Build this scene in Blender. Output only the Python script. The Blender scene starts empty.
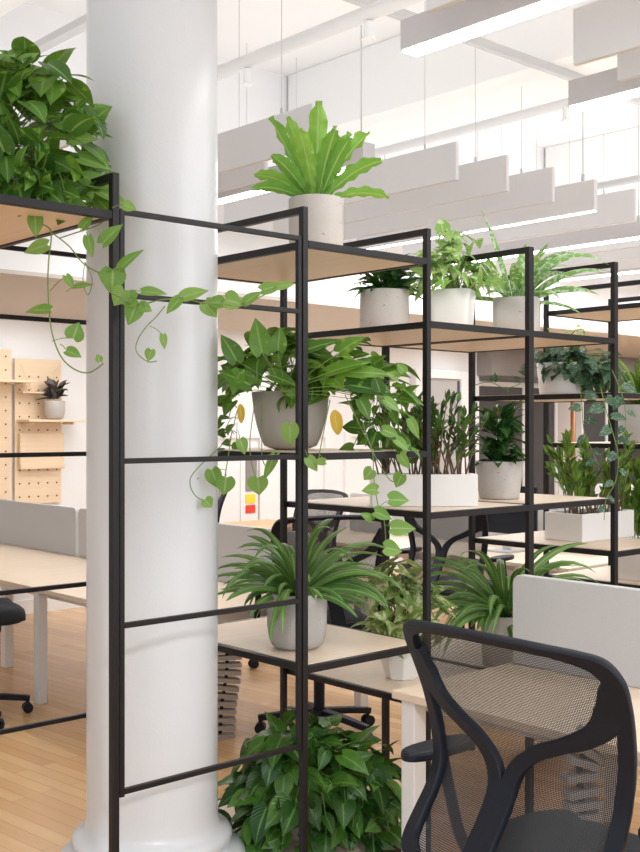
import bpy, math, random
from mathutils import Vector, Matrix
R = random.Random(7)
scene = bpy.context.scene
COL = scene.collection
PI = math.pi
# ------------------------------------------------------------------ frame of the place
TH = math.radians(47.9)
U = Vector((math.sin(TH), math.cos(TH), 0)); V = Vector((-math.cos(TH), math.sin(TH), 0)); Zv = Vector((0, 0, 1))
CAMZ = 1.62; F = 1100.0
def P(u, v, z=0.0): return U*u + V*v + Zv*z
def at(px, py, Y): return Vector(((px-320)/F*Y, Y, CAMZ-(py-426)/F*Y))

# ------------------------------------------------------------------ mesh builder
class MB:
    def __init__(s): s.v = []; s.f = []; s.c = []; s.col = (0.5, 0.5, 0.5)
    def av(s, p, c=None): s.v.append(Vector(p)); s.c.append(c or s.col); return len(s.v)-1
    def hexa(s, pts):
        i = [s.av(p) for p in pts]
        for q in ((0,3,2,1),(4,5,6,7),(0,1,5,4),(1,2,6,5),(2,3,7,6),(3,0,4,7)): s.f.append([i[k] for k in q])
        return s
    def box(s, a, b):
        (x0,y0,z0),(x1,y1,z1) = a, b
        return s.hexa([(x0,y0,z0),(x1,y0,z0),(x1,y1,z0),(x0,y1,z0),(x0,y0,z1),(x1,y0,z1),(x1,y1,z1),(x0,y1,z1)])
    def ubox(s, u0, u1, v0, v1, z0, z1):
        return s.hexa([P(u0,v0,z0),P(u1,v0,z0),P(u1,v1,z0),P(u0,v1,z0),P(u0,v0,z1),P(u1,v0,z1),P(u1,v1,z1),P(u0,v1,z1)])
    def bar(s, a, b, w, h, up=Zv):
        a = Vector(a); b = Vector(b); d = (b-a).normalized()
        x = d.cross(up)
        if x.length < 1e-4: x = Vector((1,0,0))
        x.normalize(); z = x.cross(d).normalized()
        x = x*w/2; z = z*h/2
        return s.hexa([a-x-z, a+x-z, b+x-z, b-x-z, a-x+z, a+x+z, b+x+z, b-x+z])
    def tube(s, pts, r, n=6, cap=True):
        pts = [Vector(p) for p in pts]; m = len(pts)
        rr = r if isinstance(r, (list, tuple)) else [r]*m
        t0 = (pts[1]-pts[0]).normalized()
        nrm = t0.orthogonal().normalized(); rings = []
        for i, p in enumerate(pts):
            t = (pts[min(i+1, m-1)]-pts[max(i-1, 0)])
            if t.length < 1e-9: t = t0
            t = t.normalized()
            nrm = nrm - t*nrm.dot(t)
            if nrm.length < 1e-6: nrm = t.orthogonal()
            nrm.normalize(); b = t.cross(nrm)
            rings.append([s.av(p + (nrm*math.cos(2*PI*k/n) + b*math.sin(2*PI*k/n))*rr[i]) for k in range(n)])
        for a, b in zip(rings, rings[1:]):
            for k in range(n): s.f.append([a[k], a[(k+1) % n], b[(k+1) % n], b[k]])
        if cap: s.f.append(rings[0][::-1]); s.f.append(rings[-1])
        return s
    def sweep(s, pts, wid, thk, nrmv):
        """flat bar with variable width following pts; nrmv(i) is the face normal there"""
        pts = [Vector(p) for p in pts]; m = len(pts); rings = []
        for i, p in enumerate(pts):
            t = (pts[min(i+1, m-1)]-pts[max(i-1, 0)]).normalized()
            n = Vector(nrmv(i)).normalized(); n = (n-t*n.dot(t)).normalized(); b = t.cross(n)
            w = wid[i] if isinstance(wid, (list, tuple)) else wid
            q = []
            for (x, z) in ((-.5,-.3),(-.44,-.5),(.44,-.5),(.5,-.3),(.5,.3),(.44,.5),(-.44,.5),(-.5,.3)): q.append(s.av(p+b*w*x+n*thk*z))
            rings.append(q)
        for a, b in zip(rings, rings[1:]):
            for k in range(8): s.f.append([a[k], a[(k+1) % 8], b[(k+1) % 8], b[k]])
        s.f.append(rings[0][::-1]); s.f.append(rings[-1]); return s
    def lathe(s, prof, c, n=40, sq=0, rot=0):
        """prof: (r,z); sq>0 gives a rounded square outline"""
        c = Vector(c); rings = []
        for r, z in prof:
            q = []
            for k in range(n):
                a = 2*PI*k/n
                if sq:
                    ca, sa = math.cos(a), math.sin(a); e = 2.0/sq
                    x = math.copysign(abs(ca)**e, ca)*r; y = math.copysign(abs(sa)**e, sa)*r
                    x, y = x*math.cos(rot)-y*math.sin(rot), x*math.sin(rot)+y*math.cos(rot)
                else: x = r*math.cos(a); y = r*math.sin(a)
                q.append(s.av(c+Vector((x, y, z))))
            rings.append(q)
        for a, b in zip(rings, rings[1:]):
            for k in range(n): s.f.append([a[k], a[(k+1) % n], b[(k+1) % n], b[k]])
        s.f.append(rings[0][::-1]); s.f.append(rings[-1]); return s
    def leaf(s, base, d, up, L, W, kind='heart', fold=.25, droop=.3, wavy=0):
        d = Vector(d).normalized(); x = d.cross(Vector(up))
        if x.length < 1e-3: x = d.orthogonal()
        x.normalize(); z = x.cross(d)
        T, Wd, back = LEAF[kind]; rnd = R.random(); base = Vector(base); rows = []; tw = R.uniform(-.25, .25)
        for t, w in zip(T, Wd):
            row = []
            for sx in (-1, -.5, 0, .5, 1):
                X = sx*w*W/2
                Y = t*L - back*L*(abs(sx) if abs(sx) < .6 else .75)*(1-t)**4*1.0
                Zz = fold*abs(X) - droop*t*t*L + wavy*math.sin(t*17+sx*3+rnd*6)*abs(sx)*W*.12
                Y *= (1-.25*droop*t)
                X2 = X + tw*L*t*t*.3
                row.append(s.av(base + x*X2 + d*Y + z*Zz, (rnd, abs(sx), t)))
            rows.append(row)
        if s.hit(rows[0][0]): return
        for a, b in zip(rows, rows[1:]):
            for k in range(4): s.f.append([a[k], a[k+1], b[k+1], b[k]])
    def hit(s, i0):
        if any((v.x+.573)**2+(v.y-3.765)**2 < .23**2 for v in s.v[i0:]):
            del s.v[i0:]; del s.c[i0:]; return True
        return False
    def strap(s, base, az, el, L, W, sag, n=9, fold=.35, tipw=.02, pw=.8, curl=0):
        """arching ribbon leaf"""
        base = Vector(base); rnd = R.random(); h = Vector((math.cos(az), math.sin(az), 0)); side = Vector((-math.sin(az), math.cos(az), 0))
        pts = []
        p = base.copy(); e = el
        for i in range(n+1):
            pts.append(p.copy()); e2 = e
            p = p + (h*math.cos(e2) + Zv*math.sin(e2))*(L/n) + side*curl*L/n*(i/n)
            e -= sag/n*(.5+1.2*i/n)
        rows = []; roll = R.uniform(.25, 1.0)*(1 if math.cos(az) > 0 else -1)*abs(math.cos(az)) + R.uniform(-.25, .25)
        for i, p in enumerate(pts):
            t = i/n; w = W*max(tipw, (math.sin(PI*min(1, .12+.88*t)))**pw if t < 1 else tipw)
            tg = (pts[min(i+1, n)]-pts[max(i-1, 0)]).normalized(); nn = side.cross(tg)*-1; sd_ = side*math.cos(roll)+nn*math.sin(roll); nn = sd_.cross(tg)*-1
            rows.append([s.av(p + sd_*sx*w/2 + nn*(-abs(sx)*fold*w/2), (rnd, abs(sx), t)) for sx in (-1, -.45, 0, .45, 1)])
        if s.hit(rows[0][0]): return
        for a, b in zip(rows, rows[1:]):
            for k in range(4): s.f.append([a[k], a[k+1], b[k+1], b[k]])
    def build(s, name, mat, parent=None, smooth=False, bevel=0, local=False, seg=2):
        me = bpy.data.meshes.new(name)
        off = Vector((0,0,0)) if (parent is None or local) else parent['_o'] if False else parent_origin(parent)
        me.from_pydata([tuple(v-off) for v in s.v], [], s.f); me.update()
        if any(c != (0.5, .5, .5) for c in s.c):
            ca = me.color_attributes.new('Tint', 'FLOAT_COLOR', 'POINT')
            for i, c in enumerate(s.c): ca.data[i].color = (c[0], c[1], c[2], 1)
        me.materials.append(mat)
        o = bpy.data.objects.new(name, me); COL.objects.link(o)
        if parent is not None: o.parent = parent
        if smooth:
            for p in me.polygons: p.use_smooth = True
        if bevel:
            b = o.modifiers.new('b', 'BEVEL'); b.width = bevel; b.segments = seg; b.limit_method = 'ANGLE'; b.angle_limit = math.radians(40)
        return o
ORI = {}
def parent_origin(o):
    t = Vector((0,0,0))
    while o is not None: t = t + Vector(o.location); o = o.parent
    return t
LEAF = {
 'heart': ([0, .1, .22, .38, .55, .72, .88, 1], [.55, .86, 1, .97, .8, .52, .22, 0], .2),
 'arrow': ([0, .08, .2, .38, .55, .72, .88, 1], [.75, 1, .86, .66, .5, .34, .16, 0], .42),
 'lance': ([0, .12, .28, .45, .62, .8, .92, 1], [.18, .6, .92, 1, .85, .5, .22, 0], 0),
 'oval': ([0, .1, .25, .45, .65, .82, .94, 1], [.2, .65, .95, 1, .92, .66, .34, 0], 0),
}
def tag(o, label, cat, group=None, kind=None):
    if label: o['label'] = label
    if cat: o['category'] = cat
    if group: o['group'] = group
    if kind: o['kind'] = kind
    return o
def empty(name, loc, label=None, cat=None, group=None, rz=0):
    o = bpy.data.objects.new(name, None); COL.objects.link(o); o.location = loc; o.rotation_euler = (0, 0, rz); o.empty_display_size = .1
    return tag(o, label, cat, group)
def copy_tree(o, parent=None):
    c = o.copy(); COL.objects.link(c); c.parent = parent
    for ch in list(o.children): copy_tree(ch, c)
    return c
# ------------------------------------------------------------------ materials
def new(name):
    m = bpy.data.materials.new(name); m.use_nodes = True; nt = m.node_tree
    return m, nt, nt.nodes['Principled BSDF']
def nd(nt, t, **k):
    n = nt.nodes.new(t)
    for a, b in k.items(): setattr(n, a, b)
    return n
def mix(nt, fac, a, b, typ='MIX'):
    n = nd(nt, 'ShaderNodeMix', data_type='RGBA', blend_type=typ)
    for sock, val in ((0, fac), (6, a), (7, b)):
        if hasattr(val, 'links') or isinstance(val, bpy.types.NodeSocket): nt.links.new(val, n.inputs[sock])
        elif sock == 0: n.inputs[0].default_value = val
        else: n.inputs[sock].default_value = (*val[:3], 1)
    return n.outputs[2]
def ramp(nt, inp, a, b):
    n = nd(nt, 'ShaderNodeMapRange'); nt.links.new(inp, n.inputs[0]); n.inputs[1].default_value = a; n.inputs[2].default_value = b
    n.interpolation_type = 'SMOOTHSTEP'; return n.outputs[0]
def noise(nt, scale, detail=4, vec=None):
    n = nd(nt, 'ShaderNodeTexNoise'); n.inputs['Scale'].default_value = scale; n.inputs['Detail'].default_value = detail
    if vec is not None: nt.links.new(vec, n.inputs['Vector'])
    return n.outputs[0]
def objco(nt, scale=(1,1,1), rot=0):
    t = nd(nt, 'ShaderNodeNewGeometry'); m = nd(nt, 'ShaderNodeMapping'); m.inputs['Scale'].default_value = scale
    m.vector_type = 'TEXTURE' if False else 'POINT'
    r = nd(nt, 'ShaderNodeVectorRotate'); r.rotation_type = 'Z_AXIS'; r.inputs['Angle'].default_value = rot
    nt.links.new(t.outputs['Position'], r.inputs['Vector']); nt.links.new(r.outputs[0], m.inputs[0]); return m.outputs[0]
def bump(nt, b, h, strength, dist=.01):
    n = nd(nt, 'ShaderNodeBump'); n.inputs['Strength'].default_value = strength; n.inputs['Distance'].default_value = dist
    nt.links.new(h, n.inputs['Height']); nt.links.new(n.outputs[0], b.inputs['Normal'])
def plain(name, c, rough=.5, metal=0, var=0, vs=20, bmp=0, bs=200, spec=.5):
    m, nt, b = new(name); b.inputs['Roughness'].default_value = rough; b.inputs['Metallic'].default_value = metal
    b.inputs['Specular IOR Level'].default_value = spec
    nz = noise(nt, vs, 4, objco(nt))
    c2 = tuple(max(0, x*(1-var)) for x in c)
    nt.links.new(mix(nt, nz, c, c2), b.inputs['Base Color'])
    if bmp: bump(nt, b, noise(nt, bs, 3, objco(nt)), bmp, .002)
    return m
def wood(name, c1, c2, rot, along=1.2, across=28, rough=.45):
    m, nt, b = new(name); b.inputs['Roughness'].default_value = rough
    co = objco(nt, (along, across, across), rot)
    n1 = noise(nt, 1.5, 6, co); n2 = noise(nt, 6, 3, co)
    f = mix(nt, .35, (0,0,0), (0,0,0))
    a = mix(nt, ramp(nt, n1, .3, .7), c1, c2); nt.links.new(mix(nt, .5, a, mix(nt, n2, c1, c2)), b.inputs['Base Color'])
    return m
def leafmat(name, c1, c2, rib=(.3,.45,.12), var=None, vscale=60, vlo=.55, vhi=.62, rough=.38, trans=.3, band=None, vein=True):
    m, nt, b = new(name); at_ = nd(nt, 'ShaderNodeAttribute', attribute_name='Tint'); sep = nd(nt, 'ShaderNodeSeparateColor')
    nt.links.new(at_.outputs['Color'], sep.inputs[0])
    col = mix(nt, sep.outputs[0], c1, c2)
    nz = noise(nt, 18, 3, objco(nt)); col = mix(nt, ramp(nt, nz, .3, .8), col, mix(nt, .5, col, c1))
    if band: col = mix(nt, ramp(nt, sep.outputs[1], band[1], band[0]), col, band[2])
    if var: col = mix(nt, ramp(nt, noise(nt, vscale, 3, objco(nt)), vlo, vhi), col, var)
    col = mix(nt, ramp(nt, sep.outputs[1], .16, .0), col, rib)
    nt.links.new(col, b.inputs['Base Color']); b.inputs['Roughness'].default_value = rough; b.inputs['Specular IOR Level'].default_value = .45
    if vein:
        w = nd(nt, 'ShaderNodeMath', operation='MULTIPLY_ADD'); nt.links.new(sep.outputs[2], w.inputs[0]); w.inputs[1].default_value = 60; 
        g = nd(nt, 'ShaderNodeMath', operation='MULTIPLY'); nt.links.new(sep.outputs[1], g.inputs[0]); g.inputs[1].default_value = -22
        nt.links.new(g.outputs[0], w.inputs[2]); s = nd(nt, 'ShaderNodeMath', operation='SINE'); nt.links.new(w.outputs[0], s.inputs[0])
        bump(nt, b, s.outputs[0], .25, .002)
    tr = nd(nt, 'ShaderNodeBsdfTranslucent'); tc = mix(nt, .3, col, (.40, .60, .08)); nt.links.new(tc, tr.inputs[0])
    mx = nd(nt, 'ShaderNodeMixShader'); mx.inputs[0].default_value = trans
    out = nt.nodes['Material Output']; nt.links.new(b.outputs[0], mx.inputs[1]); nt.links.new(tr.outputs[0], mx.inputs[2]); nt.links.new(mx.outputs[0], out.inputs[0])
    return m
def emit(name, c, s):
    m, nt, b = new(name); b.inputs['Emission Color'].default_value = (*c, 1); b.inputs['Emission Strength'].default_value = s; b.inputs['Base Color'].default_value = (*c, 1); return m
def concrete(name, c, pit=.5):
    m, nt, b = new(name); b.inputs['Roughness'].default_value = .85
    n1 = noise(nt, 9, 5, objco(nt)); n2 = noise(nt, 55, 3, objco(nt, (1,1,1.8)))
    col = mix(nt, n1, c, tuple(x*.8 for x in c)); col = mix(nt, ramp(nt, n2, .66, .74), col, tuple(x*pit for x in c))
    nt.links.new(col, b.inputs['Base Color']); bump(nt, b, n2, .35, .003); return m
def floor_mat():
    m, nt, b = new('maple_floor'); b.inputs['Roughness'].default_value = .26
    co = objco(nt, (1,1,1), PI/2-TH-PI/2)  # rotated so x runs across the planks (u)
    sep = nd(nt, 'ShaderNodeSeparateXYZ')
    br = nd(nt, 'ShaderNodeTexBrick'); sw = nd(nt, 'ShaderNodeVectorRotate', rotation_type='Z_AXIS'); sw.inputs['Angle'].default_value = -PI/2
    nt.links.new(co, sw.inputs[0]); nt.links.new(sw.outputs[0], br.inputs['Vector'])
    br.inputs['Color1'].default_value = (.58, .32, .13, 1); br.inputs['Color2'].default_value = (.76, .48, .23, 1); br.inputs['Mortar'].default_value = (.28, .15, .06, 1)
    br.inputs['Scale'].default_value = 1; br.inputs['Brick Width'].default_value = .9; br.inputs['Row Height'].default_value = .075; br.inputs['Mortar Size'].default_value = .0016
    br.inputs['Bias'].default_value = 0; br.offset = .37; br.squash = 1
    gr = noise(nt, 1.2, 6, objco(nt, (30, 1.5, 1), PI/2-TH-PI/2))
    nt.links.new(mix(nt, .35, br.outputs[0], mix(nt, gr, (.85,.62,.38), (.55,.33,.16))), b.inputs['Base Color'])
    bump(nt, b, br.outputs['Fac'], -.3, .002); return m
M = {}
RU = -(PI/2-TH)   # rotate so x axis = u
M['floor'] = floor_mat()
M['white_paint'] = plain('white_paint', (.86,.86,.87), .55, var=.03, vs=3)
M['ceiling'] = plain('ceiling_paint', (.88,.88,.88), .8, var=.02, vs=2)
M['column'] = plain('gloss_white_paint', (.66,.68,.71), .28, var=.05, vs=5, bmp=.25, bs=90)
M['steel'] = plain('black_powder_coat', (.011,.009,.010), .48, var=.3, vs=60, bmp=.05, bs=400, spec=.35)
M['ply_v'] = wood('birch_laminate', (.86,.69,.52), (.80,.61,.44), RU+PI/2)
M['desk'] = wood('pale_maple_laminate', (.80,.67,.54), (.73,.59,.45), RU)
M['peg'] = wood('birch_plywood', (.86,.67,.48), (.80,.60,.40), RU)
M['felt'] = plain('pale_grey_felt', (.77,.78,.81), .95, var=.06, vs=120, bmp=.2, bs=300)
M['fabric'] = plain('grey_woven_fabric', (.62,.62,.63), .95, var=.28, vs=330, bmp=.4, bs=500)
M['metalwhite'] = plain('white_metal', (.80,.80,.80), .4, var=.02)
M['grey'] = plain('silver_metal', (.55,.55,.56), .35, .3, var=.05)
M['housing'] = plain('lamp_housing', (.60,.59,.62), .5, var=.02)
M['lamp'] = emit('lamp_diffuser', (1,.99,.97), 9)
M['concrete'] = concrete('concrete', (.46,.44,.42), .5)
M['travertine'] = concrete('travertine', (.52,.48,.45), .45)
M['beige_pot'] = plain('beige_ceramic', (.50,.46,.42), .55, var=.1, vs=8)
M['white_pot'] = plain('white_ceramic', (.78,.77,.76), .35, var=.03)
M['soil'] = plain('soil', (.035,.022,.014), .95, var=.6, vs=80, bmp=.8, bs=90)
M['plastic'] = plain('black_plastic', (.006,.009,.018), .5, var=.2, vs=50, bmp=.1, bs=600, spec=.3)
M['cushion'] = plain('black_seat_fabric', (.018,.020,.025), .95, var=.5, vs=400, bmp=.6, bs=600)
M['slat'] = plain('taupe_plastic', (.42,.38,.36), .6, var=.1)
M['beige'] = plain('beige_paint', (.62,.57,.53), .8, var=.03, vs=3)
M['greywall'] = plain('grey_paint', (.60,.58,.57), .8, var=.03, vs=3)
M['darkband'] = plain('dark_taupe_panel', (.27,.25,.245), .7, var=.1)
M['door'] = plain('grey_door', (.47,.45,.44), .6, var=.05)
M['copper'] = plain('copper', (.55,.27,.14), .4, .5, var=.1)
M['darkglass'] = plain('dark_glass', (.10,.095,.10), .12, var=.3, vs=3)
M['red'] = plain('red_print', (.75,.06,.03), .5); M['yellow'] = plain('yellow_print', (.9,.7,.05), .5); M['sandwood'] = plain('light_wood', (.75,.5,.28), .5, var=.2)
M['brass'] = plain('sprinkler_red', (.7,.08,.03), .4)
M['hole'] = plain('dark_hole', (.12,.07,.04), .9)
M['stem'] = plain('green_stem', (.20,.30,.07), .5, var=.3, vs=30)
M['bronze'] = plain('brown_stem', (.16,.10,.05), .6, var=.3, vs=30)
G = {
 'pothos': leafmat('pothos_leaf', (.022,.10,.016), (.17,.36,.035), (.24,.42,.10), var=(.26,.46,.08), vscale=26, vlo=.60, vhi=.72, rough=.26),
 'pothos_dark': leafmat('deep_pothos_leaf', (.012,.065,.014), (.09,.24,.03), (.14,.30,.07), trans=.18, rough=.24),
 'young': leafmat('young_pothos_leaf', (.16,.34,.06), (.26,.44,.10), (.36,.52,.2), trans=.35),
 'yellow': leafmat('yellow_leaf', (.62,.36,.03), (.70,.48,.06), (.6,.6,.1)),
 'fern': leafmat('birds_nest_fern_leaf', (.11,.32,.04), (.30,.54,.08), (.40,.58,.18), trans=.35),
 'spider': leafmat('striped_strap_leaf', (.05,.15,.03), (.15,.30,.07), (.40,.52,.22), trans=.22),
 'dark': leafmat('dark_lance_leaf', (.012,.06,.015), (.04,.13,.03), (.08,.2,.05), rough=.25, trans=.15),
 'zz': leafmat('zz_leaf', (.014,.055,.010), (.10,.23,.04), (.16,.3,.08), rough=.25, trans=.2),
 'croton': leafmat('bright_zz_leaf', (.03,.11,.018), (.26,.44,.06), (.3,.5,.1), trans=.3),
 'syng': leafmat('pale_syngonium_leaf', (.14,.36,.05), (.44,.62,.22), (.5,.62,.28), var=(.58,.68,.42), vscale=40, trans=.4),
 'varieg': leafmat('variegated_leaf', (.13,.26,.05), (.36,.45,.14), (.45,.5,.25), var=(.62,.64,.38), vscale=34, vlo=.52, vhi=.6),
 'agla': leafmat('silvery_strap_leaf', (.06,.19,.04), (.16,.33,.07), (.18,.34,.10), var=(.42,.54,.36), vscale=55, vlo=.5, vhi=.56),
 'satin': leafmat('satin_leaf', (.02,.07,.035), (.05,.13,.06), (.07,.16,.08), var=(.20,.28,.22), vscale=120, vlo=.57, vhi=.62, trans=.1),
 'rubber': leafmat('bronze_leaf', (.07,.04,.035), (.12,.13,.15), (.18,.10,.08), rough=.25, trans=.05),
}
# ------------------------------------------------------------------ room shell
def struct(name, mb, mat, parent=None, **k):
    o = mb.build(name, mat, parent, **k)
    o['kind'] = 'structure'; return o
struct('floor', MB().ubox(-4, 16, -3, 8.75, -.1, 0), M['floor'])
struct('wall_back', MB().ubox(-4, 10.55, 8.75, 8.95, 0, 4.3), M['white_paint'])
struct('wall_right', MB().ubox(16, 16.2, -3, 8.95, 0, 4.3), M['greywall'])
struct('ceiling', MB().ubox(-4, 16.2, -3, 8.95, 4.3, 4.5), M['ceiling'])
for i, (a, b, z) in enumerate(((.4,1.0,3.95),(2.2,2.75,3.86),(5.45,6.15,3.8),(8.7,9.4,3.8),(12,12.7,3.8))):
    struct('trim_%d' % (i+1), MB().ubox(a, b, -3, 6.4, z, 4.3), M['ceiling'], bevel=.01)
# soffit with beige underside
struct('trim_6', MB().ubox(-4, 16, 6.42, 6.50, 2.60, 4.3), M['white_paint'])
struct('trim_7', MB().ubox(-4, 16, 6.42, 8.75, 2.575, 2.60), M['beige'])
struct('baseboard_back', MB().ubox(-4, 10.5, 8.73, 8.75, 0, .12), M['white_paint'])
# recess to the right of the door: dark band, beige piers, dark glass
struct('wall_recess', MB().ubox(10.55, 16, 8.95, 9.1, 0, 4.3), M['beige'])
struct('trim_8', MB().ubox(10.5, 16, 8.5, 8.74, 2.24, 2.574), M['darkband'])
for i, (a, b) in enumerate(((10.65, 11.55), (11.75, 12.25), (12.9, 13.45), (13.65, 15.6))):
    w = struct('window_%d' % (i+1), MB().ubox(a, b, 8.86, 8.93, .12, 2.12), M['darkglass'])
    fr = MB()
    for (x0, x1, z0, z1) in ((a-.05, a, .06, 2.18), (b, b+.05, .06, 2.18), (a, b, 2.12, 2.18), (a, b, .06, .12)): fr.ubox(x0, x1, 8.84, 8.95, z0, z1)
    struct('window_frame', fr, M['white_paint'], w)
# door with frame
d = struct('door_1', MB().ubox(9.42, 10.12, 8.70, 8.74, 0, 2.18), M['door'])
fr = MB()
for (x0, x1, z0, z1) in ((9.32, 9.42, 0, 2.28), (10.12, 10.24, 0, 2.28), (9.42, 10.12, 2.18, 2.28)): fr.ubox(x0, x1, 8.66, 8.75, z0, z1)
struct('door_frame', fr, M['white_paint'], d, bevel=.008)
struct('hinge', MB().ubox(10.03, 10.13, 8.68, 8.70, 1.86, 2.0), M['grey'], d)
struct('door_gap', MB().ubox(10.085, 10.12, 8.69, 8.70, 0, 2.16), M['darkglass'], d)
# left white panelled wall niche with a notice (seen between the shelf bars)
for i, u0 in enumerate((6.45, 7.35, 8.25)):
    f = MB()
    for (x0, x1, z0, z1) in ((u0, u0+.05, .2, 1.55), (u0+.6, u0+.65, .2, 1.55), (u0+.05, u0+.6, 1.5, 1.55), (u0+.05, u0+.6, .2, .25)): f.ubox(x0, x1, 8.71, 8.75, z0, z1)
    struct('trim_%d' % (i+9), f, M['white_paint'])

# ------------------------------------------------------------------ column
colc = Vector((-.573, 3.765, 0))
prof = [(.33,.0),(.335,.02),(.335,.06),(.325,.075),(.305,.085),(.30,.10),(.315,.115),(.322,.14),(.315,.165),(.295,.182),(.265,.19),(.262,.2),(.268,.212),(.272,.226),(.266,.24),(.25,.25),(.232,.26),(.224,.285),(.222,.33),(.222,1.0),(.222,2.2),(.221,3.2),(.221,4.3)]
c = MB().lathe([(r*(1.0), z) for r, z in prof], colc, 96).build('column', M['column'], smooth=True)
tag(c, 'round glossy white column with a moulded base, standing inside the black shelving', 'column')
c['kind'] = 'structure'

# ------------------------------------------------------------------ shelving
PU = [1.085, 1.688, 2.415, 3.022, 3.640, 4.255, 4.870, 5.485]
VF, VB = 2.755, 3.575
LEV = {'A': (2.215, 1.505, .795, .085), 'B': (1.985, 1.275, .565), 'C': (1.745, 1.035, .32)}
TOPZ = 2.35; PW = .023
def shelf_unit(name, label, k0, k1, lev, own0=True, own1=True, w1=PW, w0=PW):
    root = empty('plant_shelf', P((PU[k0]+PU[k1])/2, (VF+VB)/2, 0), label, 'shelf', 'black steel plant shelves')
    ks = range(k0, k1+1)
    for k in ks:
        w = {4: .030, 5: .028}.get(k, PW)
        for v in (VF, VB):
            MB().ubox(PU[k]-w/2, PU[k]+w/2, v-PW/2, v+PW/2, 0, TOPZ).build('post', M['steel'], root, bevel=.002)
        MB().ubox(PU[k]-PW/2, PU[k]+PW/2, VF+PW/2, VB-PW/2, TOPZ-PW, TOPZ).build('top_rail', M['steel'], root, bevel=.002)
    for k in list(ks)[:-1]:
        a, b = PU[k]+PW/2+.001, PU[k+1]-PW/2-.001
        for z in (LEV[lev] if k > 0 else LEV[lev][:1]):
            f = MB()
            f.ubox(a, b, VF-PW/2, VF+PW/2, z, z+.024); f.ubox(a, b, VB-PW/2, VB+PW/2, z, z+.024)
            f.ubox(a-.006, a+.016, VF+PW/2, VB-PW/2, z, z+.024); f.ubox(b-.016, b+.006, VF+PW/2, VB-PW/2, z, z+.024)
            fr = f.build('shelf_frame', M['steel'], root, bevel=.0015)
            MB().ubox(a+.017, b-.017, VF+PW/2+.001, VB-PW/2-.001, z+.004, z+.026).build('shelf_board', M['desk'] if z < 1.3 else M['ply_v'], root)
    return root
shelf_unit('s', 'black steel plant shelf left of the white column, its top board under the hanging vines', 0, 1, 'A')
shelf_unit('s', 'black steel plant shelf right of the white column, lime fern on top', 2, 3, 'A')
# double-width middle unit shares the post at its left, so it begins one post width further
PU2 = PU[:]
def mid_unit(label, k0, k1, lev, ks_own):
    root = empty('plant_shelf', P((PU[k0]+PU[k1])/2, (VF+VB)/2, 0), label, 'shelf', 'black steel plant shelves')
    for k in ks_own:
        w = {4: .032, 5: .028}.get(k, PW)
        for v in (VF, VB):
            MB().ubox(PU[k]-w/2, PU[k]+w/2, v-PW/2, v+PW/2, 0, TOPZ).build('post', M['steel'], root, bevel=.002)
        MB().ubox(PU[k]-PW/2, PU[k]+PW/2, VF+PW/2, VB-PW/2, TOPZ-PW, TOPZ).build('top_rail', M['steel'], root, bevel=.002)
    for k in range(k0, k1):
        a, b = PU[k]+PW/2+.001, PU[k+1]-PW/2-.001
        for z in LEV[lev]:
            f = MB()
            f.ubox(a, b, VF-PW/2, VF+PW/2, z, z+.024); f.ubox(a, b, VB-PW/2, VB+PW/2, z, z+.024)
            f.ubox(a-.001, a+.016, VF+PW/2, VB-PW/2, z, z+.024); f.ubox(b-.016, b+.001, VF+PW/2, VB-PW/2, z, z+.024)
            f.build('shelf_frame', M['steel'], root, bevel=.0015)
            MB().ubox(a+.017, b-.017, VF+PW/2+.001, VB-PW/2-.001, z+.004, z+.026).build('shelf_board', M['desk'] if z < 1.3 else M['ply_v'], root)
    return root
mid_unit('wide black steel plant shelf of two bays in the middle, carrying the long white trough', 3, 5, 'B', (4, 5))
mid_unit('black steel plant shelf on the right with the white pot of speckled trailing leaves', 5, 6, 'C', (6,))
mid_unit('farthest black steel plant shelf at the right edge of the photo', 6, 7, 'A', (7,))
def trellis(label, v, u0, u1):
    root = empty('trellis_panel', P((u0+u1)/2, v, .5), label, 'trellis')
    w = .016; zt, zb = 2.25, .56
    MB().ubox(u0, u0+w, v-w/2, v+w/2, zb-w, zt).build('upright', M['steel'], root, bevel=.0015)
    MB().ubox(u1-w, u1, v-w/2, v+w/2, zb-w, zt).build('upright', M['steel'], root, bevel=.0015)
    for z in (2.242, 2.000, 1.518, 1.040, .558):
        MB().ubox(u0+w, u1-w, v-w/2, v+w/2, z-w/2, z+w/2).build('rung', M['steel'], root, bevel=.0015)
    return root
trellis('black ladder-like trellis panel in front of the white column', VF, PU[1]+PW/2+.004, PU[2]-PW/2-.002)
trellis('black ladder-like trellis panel behind the white column, seen at its left', VB, PU[1]+PW/2+.004, PU[2]-PW/2-.002)

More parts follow.
